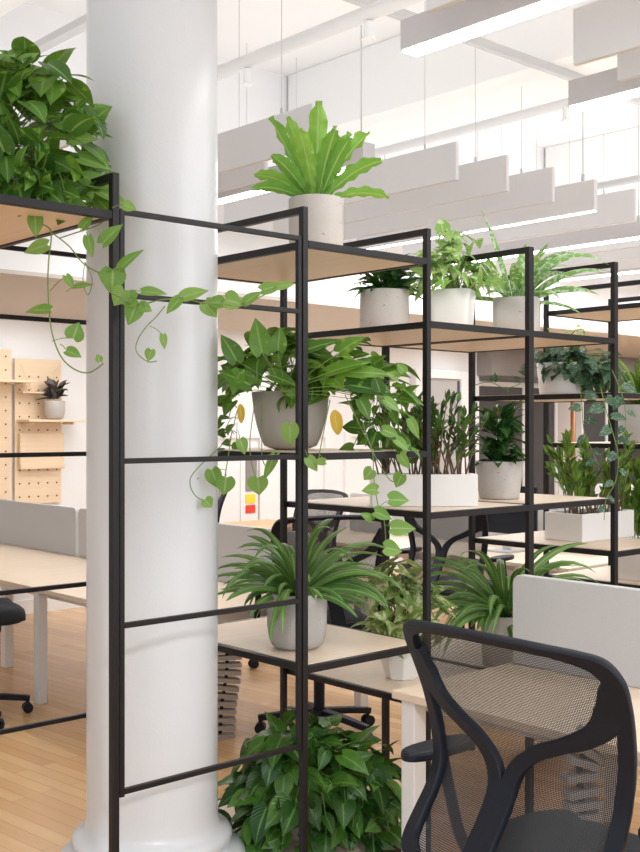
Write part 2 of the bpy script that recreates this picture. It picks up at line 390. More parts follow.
# ------------------------------------------------------------------ pots and plants
def pot(root, c, r, h, kind='cyl', mat='concrete', rb=None, rot=0, top=None):
    """c: centre of the pot's foot"""
    rb = rb or r*.92; t = max(.008, r*.08)
    if kind == 'cyl': pr = [(rb*.93,0),(rb,.006),(rb*1.01,h*.1),(r,h-.003),(r-.003,h),(r-t,h),(r-t,h-.03),(r-t-.004,h*.55)]
    elif kind == 'round': pr = [(rb*.5,0),(rb*.74,.003),(rb*.88,.014),(rb*.97,.04),(r,.08),(r,h-.003),(r-.003,h),(r-t,h),(r-t,h*.6)]
    elif kind == 'bowl': pr = [(rb*.7,0),(rb*.96,.004),(r*.68,h*.07),(r*.78,h*.22),(r*.87,h*.42),(r*.95,h*.68),(r,h-.003),(r-.004,h),(r-t,h),(r-t,h*.6)]
    elif kind == 'taper': pr = [(rb,0),(rb+.002,.004),(r,h-.002),(r-t,h),(r-t,h*.6)]
    sq = 0 if kind in ('cyl','round','bowl') else 7
    p = MB().lathe(pr, c, 44 if not sq else 64, sq, rot).build('pot', M[mat], root, smooth=not sq, bevel=0)
    if sq:
        for q in p.data.polygons: q.use_smooth = True
    MB().lathe([(r-t-.001, h*.66), (r-t-.001, h-.022), ((r-t)*.5, h-.016), (.003, h-.012)], c, 24, sq, rot).build('soil', M['soil'], root, smooth=True)
    return p
def bez(a, b, sagz=0, n=5):
    a = Vector(a); b = Vector(b); return [a.lerp(b, i/n) + Zv*(4*sagz*(i/n)*(1-i/n)) for i in range(n+1)]
def smoothpath(pts, n=5):
    pts = [Vector(p) for p in pts]; q = [pts[0]]+pts+[pts[-1]]; out = []
    for i in range(1, len(q)-2):
        for k in range(n):
            t = k/n; a, b, c_, d_ = q[i-1], q[i], q[i+1], q[i+2]
            out.append(.5*((2*b)+(c_-a)*t+(2*a-5*b+4*c_-d_)*t*t+(3*b-a-3*c_+d_)*t**3))
    out.append(pts[-1]); return out
def bush(lf, st, soil, cen, rad, n, L, W, kind='heart', lo=-25, hi=88, tip=-.7, droop=.35, inner=.5, azr=(0, 2*PI), upb=.7, avoid=None):
    """leaves on petioles filling an ellipsoid"""
    for i in range(n):
        az = R.uniform(*azr); el = math.radians(lo+(hi-lo)*R.random()**1.1); f = R.uniform(inner, 1)
        o = Vector((math.cos(az)*math.cos(el), math.sin(az)*math.cos(el), math.sin(el)))
        p = Vector(cen) + Vector((o.x*rad[0], o.y*rad[1], o.z*rad[2]))*f
        if avoid and (p.xy-avoid[0].xy).length < avoid[1]+.07 and p.z < avoid[0].z+avoid[2] and p.y < avoid[0].y+.05: continue
        hd = Vector((o.x, o.y, 0)) + Vector((R.uniform(-.5,.5), R.uniform(-.5,.5), 0)); hd.normalize()
        dd = hd + Zv*(tip+R.uniform(-.6,.6)+(1.0 if R.random() < .25 else 0)+.5*max(0, o.z-.4)); sc = R.uniform(.5, 1.15)
        up = o*.8+Zv*upb+Vector((R.uniform(-.7,.7), R.uniform(-.8,.4), R.uniform(-.2,.3)))
        lf.leaf(p, dd, up, L*sc, W*sc, kind, R.uniform(.1,.4), droop*R.uniform(.3,1.4))
        s0 = Vector(soil)+Vector((R.uniform(-1,1), R.uniform(-1,1), 0))*.35*min(rad[0], .12)
        if p.z < soil[2]-.02: s0 = p - dd.normalized()*.05+Zv*.04
        if i % 2 == 0: st.tube(smoothpath([s0, s0.lerp(p, .5)+Zv*.03*abs(rad[2])/.2, p-dd.normalized()*0.0], 3), .0018, 4, False)
def vine(lf, st, pts, L=.085, W=.06, every=.075, r=.0022, leaves=None, kind='heart', pet=.035, out=None, skip=0):
    path = smoothpath(pts, 6); st.tube(path, r, 5)
    acc = 0; side = 1; tot = sum((b-a).length for a, b in zip(path, path[1:])); run = 0
    if every:
        for a, b in zip(path, path[1:]):
            acc += (b-a).length; run += (b-a).length
            if acc > every and run > skip:
                acc = 0; side = -side; sc = R.uniform(.65, 1.05)*(1-.35*run/tot); tg = (b-a).normalized()
                sv = tg.cross(Vector((0,-1,.1))).normalized()*side
                q = b + sv*pet*sc + Zv*R.uniform(-.01,.015)+Vector((0,-.01,0))
                st.tube([b, (b+q)/2+Zv*.006, q], .0013, 4, False)
                lf.leaf(q, sv*.8+Zv*R.uniform(-.9,.1)+Vector((R.uniform(-.2,.2),-.25,0)), Vector((R.uniform(-.3,.3),-1,R.uniform(.3,1))), L*sc, W*sc, kind, .2, .2)
    return path
def handleaf(lf, st, base_px, tip_px, Y, W, up=(0,-1,.5), stem_from=None, kind='heart', tY=None):
    a = at(base_px[0], base_px[1], Y); b = at(tip_px[0], tip_px[1], tY or Y); d = b-a
    lf.leaf(a, d, up, d.length, W, kind, .22, .12)
    if stem_from: 
        s = at(stem_from[0], stem_from[1], Y); st.tube([s, (s+a)/2+Zv*.004, a], .0014, 4, False)
def plant(name, label, cat, base):
    return empty(name, base, label, cat)
SU = .027  # board top above the level z

# 1 big pothos over the left shelf
b = P(1.50, 3.17, LEV['A'][0]+SU)
r1 = plant('potted_pothos', 'big bushy green pothos at the upper left, vines hanging past the column', 'plant', b)
pot(r1, b, .13, .17, 'cyl', 'concrete')
lf, st = MB(), MB()
cen = b+Vector((.07,-.02,.24))
bush(lf, st, b+Zv*.16, cen, (.29,.25,.27), 270, .115, .082, 'heart', lo=-50, hi=88, inner=.45, tip=-.35)
bush(lf, st, b+Zv*.16, cen+Vector((.06,-.05,-.08)), (.24,.24,.20), 110, .095, .068, 'heart', lo=-60, hi=20, inner=.6, tip=-.4)
lf.build('foliage', G['pothos'], r1, smooth=True)
yl = MB()
Yv = 3.16
# hanging vines traced at their own distance in front of the shelf post
vA = [b+Vector((.05,-.1,.12)), at(29,205,3.13), at(40,222,Yv), at(51,232,Yv), at(48.5,262,Yv), at(48,290,Yv), at(51,328,Yv), at(60,355,Yv), at(74,369,Yv), at(89,372.5,Yv), at(103,364,Yv)]
vine(yl, st, vA, every=0, r=.0022)
vB = [at(51,232,Yv), at(69,246,Yv), at(82,262,Yv), at(98,272,Yv-.02), at(111,270,Yv-.03), at(122,267,Yv-.04)]
vine(yl, st, vB, every=0)
vB2 = [at(98,272,Yv-.02), at(108,290,Yv-.06), at(124,299,Yv-.06), at(136,306,Yv), at(160,300,Yv), at(185,299,Yv+.02), at(203,303,Yv+.02), at(225,304,Yv+.05), at(240,306,3.3), at(262,296,3.4), at(276,287,3.45)]
vine(yl, st, vB2, every=0)
vC = [at(165,306,Yv), at(156,317,Yv), at(147,326,Yv), at(138,339,Yv), at(136,350,Yv), at(141,357,Yv), at(149,362,Yv), at(157,361,Yv)]
vine(yl, st, vC, every=0, r=.0016)
vD = [at(60,238,Yv), at(78,232,Yv+.03), at(98,225,Yv+.05), at(110,215,Yv+.02)]
vine(yl, st, vD, every=0, r=.0018)
vE = [at(85,262,Yv+.02), at(92,280,Yv+.02), at(88,295,Yv+.02), at(83,282,Yv+.02), at(85,262,Yv+.04)]
vine(yl, st, vE, every=0, r=.0014)
for (bx, by, tx, ty, w, fr_) in [(47,245,22,252,.04,(50,250)),(49,310,24,309,.04,(51,313)),(73,338,80,322,.05,(52,341)),(67,351,82,357,.038,(60,344)),(66,276,74,290,.025,(50,291)),(76,287,94,283,.025,(66,292)),
    (121,268,142,246,.045,(112,270)),(113,270,112,294,.066,(100,272)),(103,243,122,222,.045,(98,228)),(124,290,113,306,.05,(120,299)),(136,299,118,301,.05,(128,297)),(143,292,168,292,.038,(128,291)),
    (137,303,127,326,.05,(134,299)),(140,305,152,312,.03,(134,304)),(183,297,209,288,.04,(175,300)),(180,299,165,314,.035,(186,298)),(205,303,218,317,.05,(203,302)),(226,300,244,304,.06,(220,303)),(222,303,205,300,.04,(224,304)),
    (151,350,148,362,.028,(146,353)),(163,335,165,350,.02,(150,326)),(100,361,96,354,.02,(103,364)),(262,290,285,284,.036,(265,293)),(245,303,262,290,.035,(240,306)),(277,287,296,283,.03,(272,290)),(88,237,92,258,.03,(86,232)),(82,228,94,214,.03,(80,232)),(35,215,36,238,.04,(30,208)),(124,205,137,209,.03,(112,208))]:
    handleaf(yl, st, (bx,by), (tx,ty), Yv-.02 if bx < 200 else 3.33, w*1.15, (R.uniform(-.4,.4),-1,R.uniform(.2,1.1)), fr_)
# a few leaves reaching high
for (bx, by, tx, ty, w) in [(6,66,14,52,.05),(20,66,38,50,.045),(2,58,17,70,.045),(8,98,2,88,.05),(60,122,88,130,.07),(70,140,98,136,.06),(72,128,80,100,.05),(80,158,112,168,.06),(84,178,116,188,.05),(100,192,134,206,.04)]:
    handleaf(yl, st, (bx,by), (tx,ty), 3.25, w*1.2, (R.uniform(-.4,.4),-1,R.uniform(.4,1.1)))
st.tube(smoothpath([at(8,110,3.3), at(20,85,3.27), at(25,66,3.25)],4), .002, 5)
yl.build('trailing_foliage', G['young'], r1, smooth=True); st.build('stem', M['stem'], r1, smooth=True)

# 2 bird's nest fern
b = P(2.745, 3.06, LEV['A'][0]+SU)
r2 = plant('potted_fern', 'bright lime fern with wavy leaves in a round concrete pot, high up', 'fern', b)
pot(r2, b, .103, .225, 'cyl', 'travertine', rb=.10)
lf = MB(); s0 = b+Zv*.21
def broad(lf, base, az, el, L, W, sag, wav=.13, n=20):
    base = Vector(base); rnd = R.random(); h = Vector((math.cos(az), math.sin(az), 0)); side = Vector((-math.sin(az), math.cos(az), 0)); p = base.copy(); e = el; pts = []
    for i in range(n+1):
        pts.append(p.copy()); p = p+(h*math.cos(e)+Zv*math.sin(e))*(L/n); e -= sag/n*(.3+1.4*i/n)
    rows = []; ph = R.random()*6
    for i, p in enumerate(pts):
        t = i/n; w = W*(.12+.88*math.sin(PI*min(1,t*.74+.03))**1.5)*(1 if t < .93 else .55)
        tg = (pts[min(i+1,n)]-pts[max(i-1,0)]).normalized(); nn = tg.cross(side); rl = .8*math.cos(az); sd_ = side*math.cos(rl)-nn*math.sin(rl); nn = tg.cross(sd_)
        rows.append([lf.av(p+sd_*sx*w/2*(1+.09*math.sin(i*1.5+ph+sx))+nn*(abs(sx)*w*.22+wav*W*abs(sx)*math.sin(i*1.6+ph+sx*1.5)), (rnd, abs(sx), t)) for sx in (-1,-.5,0,.5,1)])
    for a, c_ in zip(rows, rows[1:]):
        for k in range(4): lf.f.append([a[k], a[k+1], c_[k+1], c_[k]])
# azimuth 0 = right, PI = left, -PI/2 = towards the camera
for az, el, L, W, sag in [(2.95,1.15,.33,.085,.1),(-1.4,1.5,.33,.10,.15),(.3,1.12,.31,.10,.5),(-.2,.80,.25,.08,.7),(PI,.75,.22,.075,.9),(3.4,.45,.21,.065,.8),(.1,.40,.24,.06,.9),
      (-1.1,1.2,.25,.09,.5),(-2.0,1.2,.25,.09,.4),(1.5,1.2,.31,.085,.3),(2.3,1.15,.27,.08,.4),(-2.6,.9,.21,.075,.5),(.9,1.3,.30,.085,.2),(-.8,1.05,.24,.08,.4),(1.9,.8,.23,.07,.5),(.1,1.25,.26,.085,.25),(-2.6,1.3,.29,.08,.2)]:
    broad(lf, s0+Vector((math.cos(az),math.sin(az),0))*.015, az, el, L*1.12, W*.74, sag)
lf.build('foliage', G['fern'], r2, smooth=True)

# 3 pothos in a hanging bowl on the second board
b = P(2.72, 3.10, LEV['A'][1]+SU)+Vector((-.05,-.02,0))
r3 = plant('potted_pothos', 'wide spreading green pothos in a smooth beige bowl beside the column, with two yellow leaves', 'plant', b)
pot(r3, b, .145, .215, 'bowl', 'beige_pot', rb=.075)
lf, st, yg, yy = MB(), MB(), MB(), MB()
cen = b+Vector((.05,-.02,.21)); AV = (b, .16, .19)
bush(lf, st, b+Zv*.2, cen+Vector((-.08,0,.04)), (.25,.22,.20), 95, .115, .085, 'heart', lo=-5, hi=85, inner=.5, tip=-.4, avoid=AV)
bush(lf, st, b+Zv*.2, cen+Vector((.13,-.02,.02)), (.30,.22,.17), 140, .095, .068, 'heart', lo=-25, hi=80, inner=.35, tip=-.4, avoid=AV)
bush(lf, st, b+Zv*.2, cen+Vector((.27,-.05,-.12)), (.17,.13,.17), 42, .085, .06, 'heart', lo=-60, hi=60, inner=.3, tip=-.5, avoid=AV)
bush(lf, st, b+Zv*.2, cen+Vector((-.25,-.02,-.13)), (.09,.12,.17), 34, .085, .062, 'heart', lo=-60, hi=60, inner=.4, tip=-.4, avoid=AV)
for (bx, by, tx, ty, w) in [(250,385,217,368,.075),(262,352,254,316,.07),(278,350,279,326,.05),(340,352,364,333,.065),(300,352,345,336,.055),(236,360,222,332,.06),(330,372,372,358,.06),(350,385,392,392,.05),(345,372,398,372,.05),(270,375,300,385,.06),(240,372,232,396,.06),(360,400,372,420,.05),(380,392,374,372,.04)]:
    handleaf(lf, st, (bx,by), (tx,ty), 3.68, w*1.2, (R.uniform(-.4,.4),-.8,R.uniform(.5,1.2)), (285,392))
lf.build('foliage', G['pothos'], r3, smooth=True)
Yb = 3.66
for pts in ([at(345,395,3.8), at(362,430,3.75), at(372,450,3.7), at(374,480,Yb), at(378,505,Yb), at(384,520,Yb), at(386,545,Yb)],
            [at(362,420,3.75), at(372,450,3.7), at(390,480,3.68), at(400,478,3.68)],
            [at(255,400,3.8), at(250,440,3.7), at(252,465,3.66), at(258,482,3.66)],
            [at(222,445,3.75), at(196,470,Yb-.1), at(190,482,Yb-.1), at(194,494,Yb-.1), at(204,502,Yb-.1)],
            [at(232,430,3.75), at(226,470,Yb), at(222,492,Yb)],
            [at(262,400,3.8), at(262,455,3.66), at(268,468,3.66)],
            [at(330,400,3.75), at(322,440,3.66), at(318,462,3.66)]):
    vine(yg, st, pts, every=0, r=.0018)
for (bx, by, tx, ty, w, fr_) in [(377,490,361,489,.045,(377,485)),(390,500,410,500,.06,(378,508)),(375,512,393,519,.05,(376,515)),(392,528,417,529,.05,(384,525)),(385,548,403,550,.055,(385,545)),
    (402,475,395,488,.045,(395,480)),(258,478,259,496,.065,(258,470)),(226,478,224,496,.058,(226,470)),(199,478,208,486,.034,(192,484)),(205,500,212,508,.04,(200,500)),(212,470,218,489,.05,(226,470)),
    (275,455,262,482,.03,(268,455)),(308,458,318,472,.035,(305,450)),(325,462,312,462,.03,(320,455)),(290,425,290,447,.055,(288,420)),(372,470,363,480,.04,(374,478)),(400,455,410,470,.03,(395,450)),(396,440,410,450,.04,(390,440)),
    (404,372,398,362,.03,(390,380)),(398,378,386,372,.035,(386,384)),(383,430,400,436,.04,(380,430)),(240,440,246,455,.04,(238,430)),(410,420,420,440,.03,(405,410)),(385,400,402,412,.04,(380,395)),(372,520,360,512,.03,(377,515))]:
    handleaf(yg, st, (bx,by), (tx,ty), 3.62, w*1.15, (R.uniform(-.4,.4),-1,R.uniform(.3,1.1)), fr_)
for (bx,by,tx,ty,w) in [(240,404,242,424,.028),(334,410,338,436,.048)]:
    handleaf(yy, st, (bx,by), (tx,ty), 3.66, w, (.5,-1,.3), None, 'oval')
yg.build('trailing_foliage', G['young'], r3, smooth=True); o = yy.build('yellow_foliage', G['yellow'], r3, smooth=True); o['label'] = 'ageing yellow leaves'
st.build('stem', M['stem'], r3, smooth=True)

# 4 spider plant on the third board
def strapplant(lf, s0, n, Lr, W, el=(.25,1.35), sag=(.8,2.2), spread=.03, az0=None, fold=.35, pw=.7):
    for i in range(n):
        az = (2*PI*i/n*1.618*3 + R.uniform(-.3,.3)) if az0 is None else R.uniform(*az0)
        lf.strap(Vector(s0)+Vector((math.cos(az), math.sin(az), 0))*R.uniform(0, spread), az, R.uniform(*el), R.uniform(*Lr), W*R.uniform(.7,1.15), R.uniform(*sag), 10, fold, pw=pw, curl=R.uniform(-.25,.25))
b = P(2.755, 3.00, LEV['A'][2]+SU); b = Vector((-.083, 3.97, LEV['A'][2]+SU))
r4 = plant('potted_spider_plant', 'arching striped spider plant in a rounded concrete pot, low beside the column', 'plant', b)
pot(r4, b, .108, .20, 'round', 'concrete', rb=.105)
lf = MB()
strapplant(lf, b+Zv*.19, 60, (.27,.46), .029, (.35,1.4), (.9,2.3), pw=.6)
strapplant(lf, b+Zv*.19, 26, (.20,.34), .034, (.0,.8), (.8,2.0), pw=.6)
lf.build('foliage', G['spider'], r4, smooth=True)

# 5 big pothos on the lowest board
b = Vector((-.07, 4.10, LEV['A'][3]+SU))
r5 = plant('potted_pothos', 'large deep green pothos on the lowest board, hiding most of its pale pot', 'plant', b)
pot(r5, b, .125, .20, 'cyl', 'beige_pot')
lf, st = MB(), MB()
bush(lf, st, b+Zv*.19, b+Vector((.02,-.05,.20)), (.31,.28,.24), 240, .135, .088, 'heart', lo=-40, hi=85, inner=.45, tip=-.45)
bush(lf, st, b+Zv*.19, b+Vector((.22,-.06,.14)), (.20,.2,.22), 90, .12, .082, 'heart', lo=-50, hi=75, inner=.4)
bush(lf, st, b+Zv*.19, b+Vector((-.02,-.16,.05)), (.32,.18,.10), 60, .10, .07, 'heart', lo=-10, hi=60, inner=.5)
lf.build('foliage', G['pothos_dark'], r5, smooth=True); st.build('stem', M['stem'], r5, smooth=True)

# 6 small dark plant in travertine pot
b = Vector((.275, 4.70, LEV['B'][0]+SU))
r6 = plant('potted_dracaena', 'small dark green rosette in a round concrete pot, left end of the second-highest shelf', 'plant', b)
pot(r6, b, .104, .185, 'cyl', 'travertine', rb=.106)
lf = MB()
for i in range(62):
    az = R.uniform(0, 2*PI); z = R.uniform(0,.1); el = R.uniform(.1,1.3)
    lf.leaf(b+Vector((math.cos(az)*.03, math.sin(az)*.03, .175+z)), Vector((math.cos(az)*math.cos(el), math.sin(az)*math.cos(el), math.sin(el))), Zv+Vector((.01,0,0)), R.uniform(.09,.15), .042, 'lance', .4, .5)
for az, el, L in ((PI,.5,.2),(2.8,1.0,.22),(.2,.4,.2),(.6,.9,.2),(-.4,.6,.2),(3.5,.3,.19),(.05,.15,.19)): lf.strap(b+Zv*.18, az, el, L, .028, 1.0)
lf.build('foliage', G['dark'], r6, smooth=True)

# 7 pale syngonium, square tapered white pot
b = Vector((.565, 4.70, LEV['B'][0]+SU))
r7 = plant('potted_syngonium', 'lime and cream leaved syngonium in a tapered white pot on the second-highest shelf', 'plant', b)
pot(r7, b, .092, .185, 'taper', 'white_pot', rb=.078, rot=-.30)
lf, st = MB(), MB()
bush(lf, st, b+Zv*.17, b+Vector((.0,-.02,.25)), (.22,.18,.19), 110, .085, .068, 'arrow', lo=-30, hi=85, inner=.35, tip=-.5)
handleaf(lf, st, (443,232), (440,217), 4.68, .07, (0,-1,.6), (445,250)); handleaf(lf, st, (428,255), (412,252), 4.68, .05, (0,-1,.9))
lf.build('foliage', G['syng'], r7, smooth=True); st.build('stem', M['stem'], r7, smooth=True)

# 8 silvery strap plant, square travertine pot
b = Vector((.870, 4.86, LEV['B'][0]+SU))
r8 = plant('potted_aglaonema', 'plant with long silvery striped leaves in a square stone pot', 'plant', b)
pot(r8, b, .098, .17, 'taper', 'travertine', rb=.094, rot=-.3)
lf = MB(); s0 = b+Zv*.15
for az, el, L, W, sag in [(.0,1.15,.50,.055,2.0),(.1,.75,.46,.06,1.1),(.3,1.3,.42,.06,1.7),(-.3,.8,.42,.055,1.4),(2.6,1.35,.46,.05,.3),(2.9,1.0,.34,.06,1.1),(3.3,.8,.30,.055,1.2),(-1.2,1.2,.34,.06,1.4),(-1.8,1.1,.3,.06,1.5),(1.2,1.3,.4,.05,1.0),
     (-.1,.5,.36,.05,1.1),(.5,1.0,.38,.05,1.6),(2.2,1.1,.36,.05,1.2),(-.6,1.2,.30,.05,1.7),(0,1.45,.32,.055,.9),(PI,.3,.28,.045,.8),(-.05,.15,.30,.04,1.0),(-2.3,.5,.25,.045,1.2),(-.9,.6,.26,.045,1.8),(.8,.6,.34,.045,1.4)]:
    lf.strap(s0+Vector((math.cos(az), math.sin(az),0))*.02, az, el, L, W*.92, sag, 11, .3, pw=1.0)
lf.build('foliage', G['agla'], r8, smooth=True)
lf, st = MB(), MB()
zz = LEV['B'][0]+SU+.012
rs = plant('vine_cutting', 'short curly green vine sprig lying on the shelf right of the square stone pot', 'vine', Vector((1.12, 4.98, LEV['B'][0]+SU)))
vine(lf, st, [Vector((1.0,4.93,zz)), Vector((1.06,4.93,zz+.01)), Vector((1.12,4.97,zz)), Vector((1.15,4.94,zz+.025)), Vector((1.19,4.97,zz+.03)), Vector((1.20,5.0,zz))], .05, .026, .035, .003, pet=.01)
lf.build('foliage', G['syng'], rs, smooth=True); st.build('stem', M['stem'], rs, smooth=True)

# troughs
def trough(root, c, dx, L, D, H, mat):
    """open box; c centre of foot, dx unit vector along the length"""
    dx = Vector(dx).normalized(); dy = Zv.cross(dx); c = Vector(c); t = .012
    def q(a, b_, z): return c+dx*a+dy*b_+Zv*z
    m = MB()
    o = [(-L/2,-D/2),(L/2,-D/2),(L/2,D/2),(-L/2,D/2)]; i = [(-L/2+t,-D/2+t),(L/2-t,-D/2+t),(L/2-t,D/2-t),(-L/2+t,D/2-t)]
    A = [m.av(q(*p,0)) for p in o]; B = [m.av(q(*p,H)) for p in o]; C_ = [m.av(q(*p,H)) for p in i]; D_ = [m.av(q(*p,H*.6)) for p in i]
    m.f.append(A[::-1]); m.f.append(D_)
    for a, b_ in ((A,B),(B,C_),(C_,D_)):
        for k in range(4): m.f.append([a[k], a[(k+1)%4], b_[(k+1)%4], b_[k]])
    m.build('trough', M[mat], root, bevel=.003)
    s = MB(); s.hexa([q(-L/2+t+.001,-D/2+t+.001,H*.62),q(L/2-t-.001,-D/2+t+.001,H*.62),q(L/2-t-.001,D/2-t-.001,H*.62),q(-L/2+t+.001,D/2-t-.001,H*.62),q(-L/2+t+.001,-D/2+t+.001,H*.86),q(L/2-t-.001,-D/2+t+.001,H*.86),q(L/2-t-.001,D/2-t-.001,H*.86),q(-L/2+t+.001,D/2-t-.001,H*.86)])
    s.build('soil', M['soil'], root)
def zzplant(lf, st, base, n, hr, spread, dxs, leafL=.065, leafW=.022, kind='lance'):
    dx, half, dy, hd = dxs
    for i in range(n):
        s0 = Vector(base)+Vector(dx)*R.uniform(-half,half)+Vector(dy)*R.uniform(-hd,hd); az = R.uniform(0, 2*PI); h = R.uniform(*hr)*1.08; sp = R.uniform(.1,1)*spread
        tip = s0+Vector((math.cos(az)*sp, math.sin(az)*sp*.8, h)); path = smoothpath([s0, s0.lerp(tip,.5)+Zv*h*.1, tip], 6)
        st.tube(path, [.0042*(1-.7*k/(len(path)-1)) for k in range(len(path))], 5)
        m = len(path)
        for k in range(int(m*.34), m, 1):
            for sd in (-1, 1):
                tg = (path[min(k+1,m-1)]-path[k-1]).normalized(); sv = tg.cross(Vector((math.cos(az), math.sin(az), .3))).normalized()*sd
                sc = R.uniform(.8,1.15)
                if R.random() < .22: continue
                lf.leaf(path[k], sv*R.uniform(.3,.8)+tg*R.uniform(.8,1.5)+Vector((R.uniform(-.5,.5),R.uniform(-.5,.5),R.uniform(-.2,.3))), tg.cross(sv)*sd+Vector((R.uniform(-.6,.6),R.uniform(-.8,.3),.4)), leafL*sc, leafW*sc, kind, .3, .15)
        lf.leaf(tip, (path[-1]-path[-2]), Vector((0,-1,.2)), leafL, leafW, kind)
# 9 zz in long trough
b = Vector((.412, 4.40, LEV['B'][1]+SU)); dx = Vector((1,.02,0)).normalized(); dy = Zv.cross(dx)
r9 = plant('zz_plant', 'upright dark green plants filling the long white trough in the middle', 'plant', b)
trough(r9, b, dx, .42, .13, .127, 'white_pot')
lf, st = MB(), MB(); zzplant(lf, st, b+Zv*.10, 30, (.14,.30), .15, (dx,.18,dy,.045), .05, .019)
zzplant(lf, st, b+Zv*.10, 12, (.2,.36), .2, (dx,.18,dy,.045), .05, .019)
lf.build('foliage', G['zz'], r9, smooth=True); st.build('stem', M['bronze'], r9, smooth=True)
# 10 dark dracaena
b = Vector((.785, 4.82, LEV['B'][1]+SU))
r10 = plant('potted_dracaena', 'dense dark green dracaena in a tapered concrete pot, right of the long white trough', 'plant', b)
pot(r10, b, .106, .165, 'cyl', 'travertine', rb=.088)
lf, st = MB(), MB()
for i in range(95):
    az = R.uniform(0,2*PI); z = R.uniform(0,.22); el = R.uniform(-.1,1.2); rr = .035
    lf.leaf(b+Vector((math.cos(az)*rr, math.sin(az)*rr, .15+z)), Vector((math.cos(az)*math.cos(el), math.sin(az)*math.cos(el), math.sin(el))), Zv+Vector((.01,0,0)), R.uniform(.09,.135), .052, 'lance', .3, .4)
st.tube([b+Zv*.13, b+Zv*.38], .01, 6)
lf.build('foliage', G['dark'], r10, smooth=True); st.build('stem', M['bronze'], r10, smooth=True)
# 11 satin pothos
b = P(4.49, 3.20, LEV['C'][0]+SU)
r11 = plant('potted_satin_pothos', 'silver speckled satin pothos trailing from a white bowl on the right-hand shelf', 'plant', b)
pot(r11, b, .125, .155, 'cyl', 'white_pot', rb=.11)
lf, st = MB(), MB()
bush(lf, st, b+Zv*.15, b+Vector((.03,-.05,.13)), (.22,.18,.12), 170, .075, .058, 'heart', lo=-25, hi=85, inner=.3, tip=-.3)
bush(lf, st, b+Zv*.15, b+Vector((.13,-.08,.06)), (.13,.1,.09), 36, .08, .06, 'heart', lo=-40, hi=80, inner=.3)
for pts in ([at(580,385,5.0), at(582,405,4.95), at(584,430,4.95), at(592,450,4.95), at(600,470,4.9)], [at(600,385,4.95), at(606,410,4.84), at(612,430,4.82), at(618,455,4.82), at(616,480,4.82), at(606,500,4.82), at(604,520,4.82)],
            [at(612,370,4.84), at(622,395,4.82), at(626,420,4.82), at(622,440,4.82)]):
    vine(lf, st, pts, .075, .055, .055, .002, pet=.02)
vine(lf, st, [at(475,385,5.0) , at(490,382,5.0), at(505,388,5.02), at(520,384,5.06)], .05, .04, .07, .002, pet=.015)
lf.build('foliage', G['satin'], r11, smooth=True); st.build('stem', M['stem'], r11, smooth=True)
# 12 bright zz in white square trough on lower right board
b = P(4.68, 3.17, LEV['C'][1]+SU)
r12 = plant('zz_plant', 'bright green plants in a white trough under the speckled trailing plant', 'plant', b)
trough(r12, b, U, .45, .22, .135, 'white_pot')
lf, st = MB(), MB(); zzplant(lf, st, b+Zv*.11, 34, (.14,.36), .2, (U,.2,V,.08), .058, .024)
lf.build('foliage', G['croton'], r12, smooth=True); st.build('stem', M['bronze'], r12, smooth=True)
# 13 strap plant on low board
b = Vector((.80, 4.74, LEV['B'][2]+SU))
r13 = plant('potted_spider_plant', 'dark arching strap-leaved plant in a beige pot, behind the corner of the grey divider', 'plant', b)
pot(r13, b, .108, .22, 'cyl', 'beige_pot', rb=.10)
lf = MB(); strapplant(lf, b+Zv*.2, 70, (.36,.56), .034, (.3,1.35), (1.2,2.3)); strapplant(lf, b+Zv*.2, 20, (.22,.34), .04, (.0,.7), (1.2,2.2))
lf.build('foliage', G['spider'], r13, smooth=True)
# 14 variegated in white pot
b = Vector((.335, 4.50, LEV['B'][2]+SU))
r14 = plant('potted_syngonium', 'cream variegated bushy plant in a faceted white pot, low shelf left of the mesh chair', 'plant', b)
MBp = MB().lathe([(.062,0),(.066,.003),(.092,.09),(.088,.155),(.078,.155),(.08,.10)], b, 8).build('pot', M['white_pot'], r14, bevel=.002)
MB().lathe([(.076,.10),(.076,.135),(.01,.14)], b, 16).build('soil', M['soil'], r14)
lf, st = MB(), MB(); bush(lf, st, b+Zv*.14, b+Vector((-.01,-.02,.28)), (.18,.15,.22), 170, .095, .072, 'arrow', lo=-45, hi=85, inner=.35, tip=-.6)
lf.build('foliage', G['varieg'], r14, smooth=True); st.build('stem', M['stem'], r14, smooth=True)
# 15 pot at far right shelf, 16 another below
b = P(5.20, 3.20, LEV['A'][1]+SU)
r15 = plant('potted_spider_plant', 'green strap-leaved plant in a concrete pot cut by the right edge of the photo', 'plant', b)
pot(r15, b, .13, .2, 'cyl', 'concrete')
lf = MB(); strapplant(lf, b+Zv*.19, 44, (.25,.44), .03, (.5,1.4), (.8,2.0)); lf.build('foliage', G['croton'], r15, smooth=True)
b = P(5.22, 3.14, LEV['A'][2]+SU)
r16 = plant('zz_plant', 'light green zz plant in a white trough on the farthest shelf, below the concrete pot', 'plant', b)
trough(r16, b, U, .44, .2, .15, 'white_pot')
lf, st = MB(), MB(); zzplant(lf, st, b+Zv*.12, 34, (.2,.42), .16, (U,.2,V,.08), .075, .034, 'oval')
lf.build('foliage', G['croton'], r16, smooth=True); st.build('stem', M['stem'], r16, smooth=True)

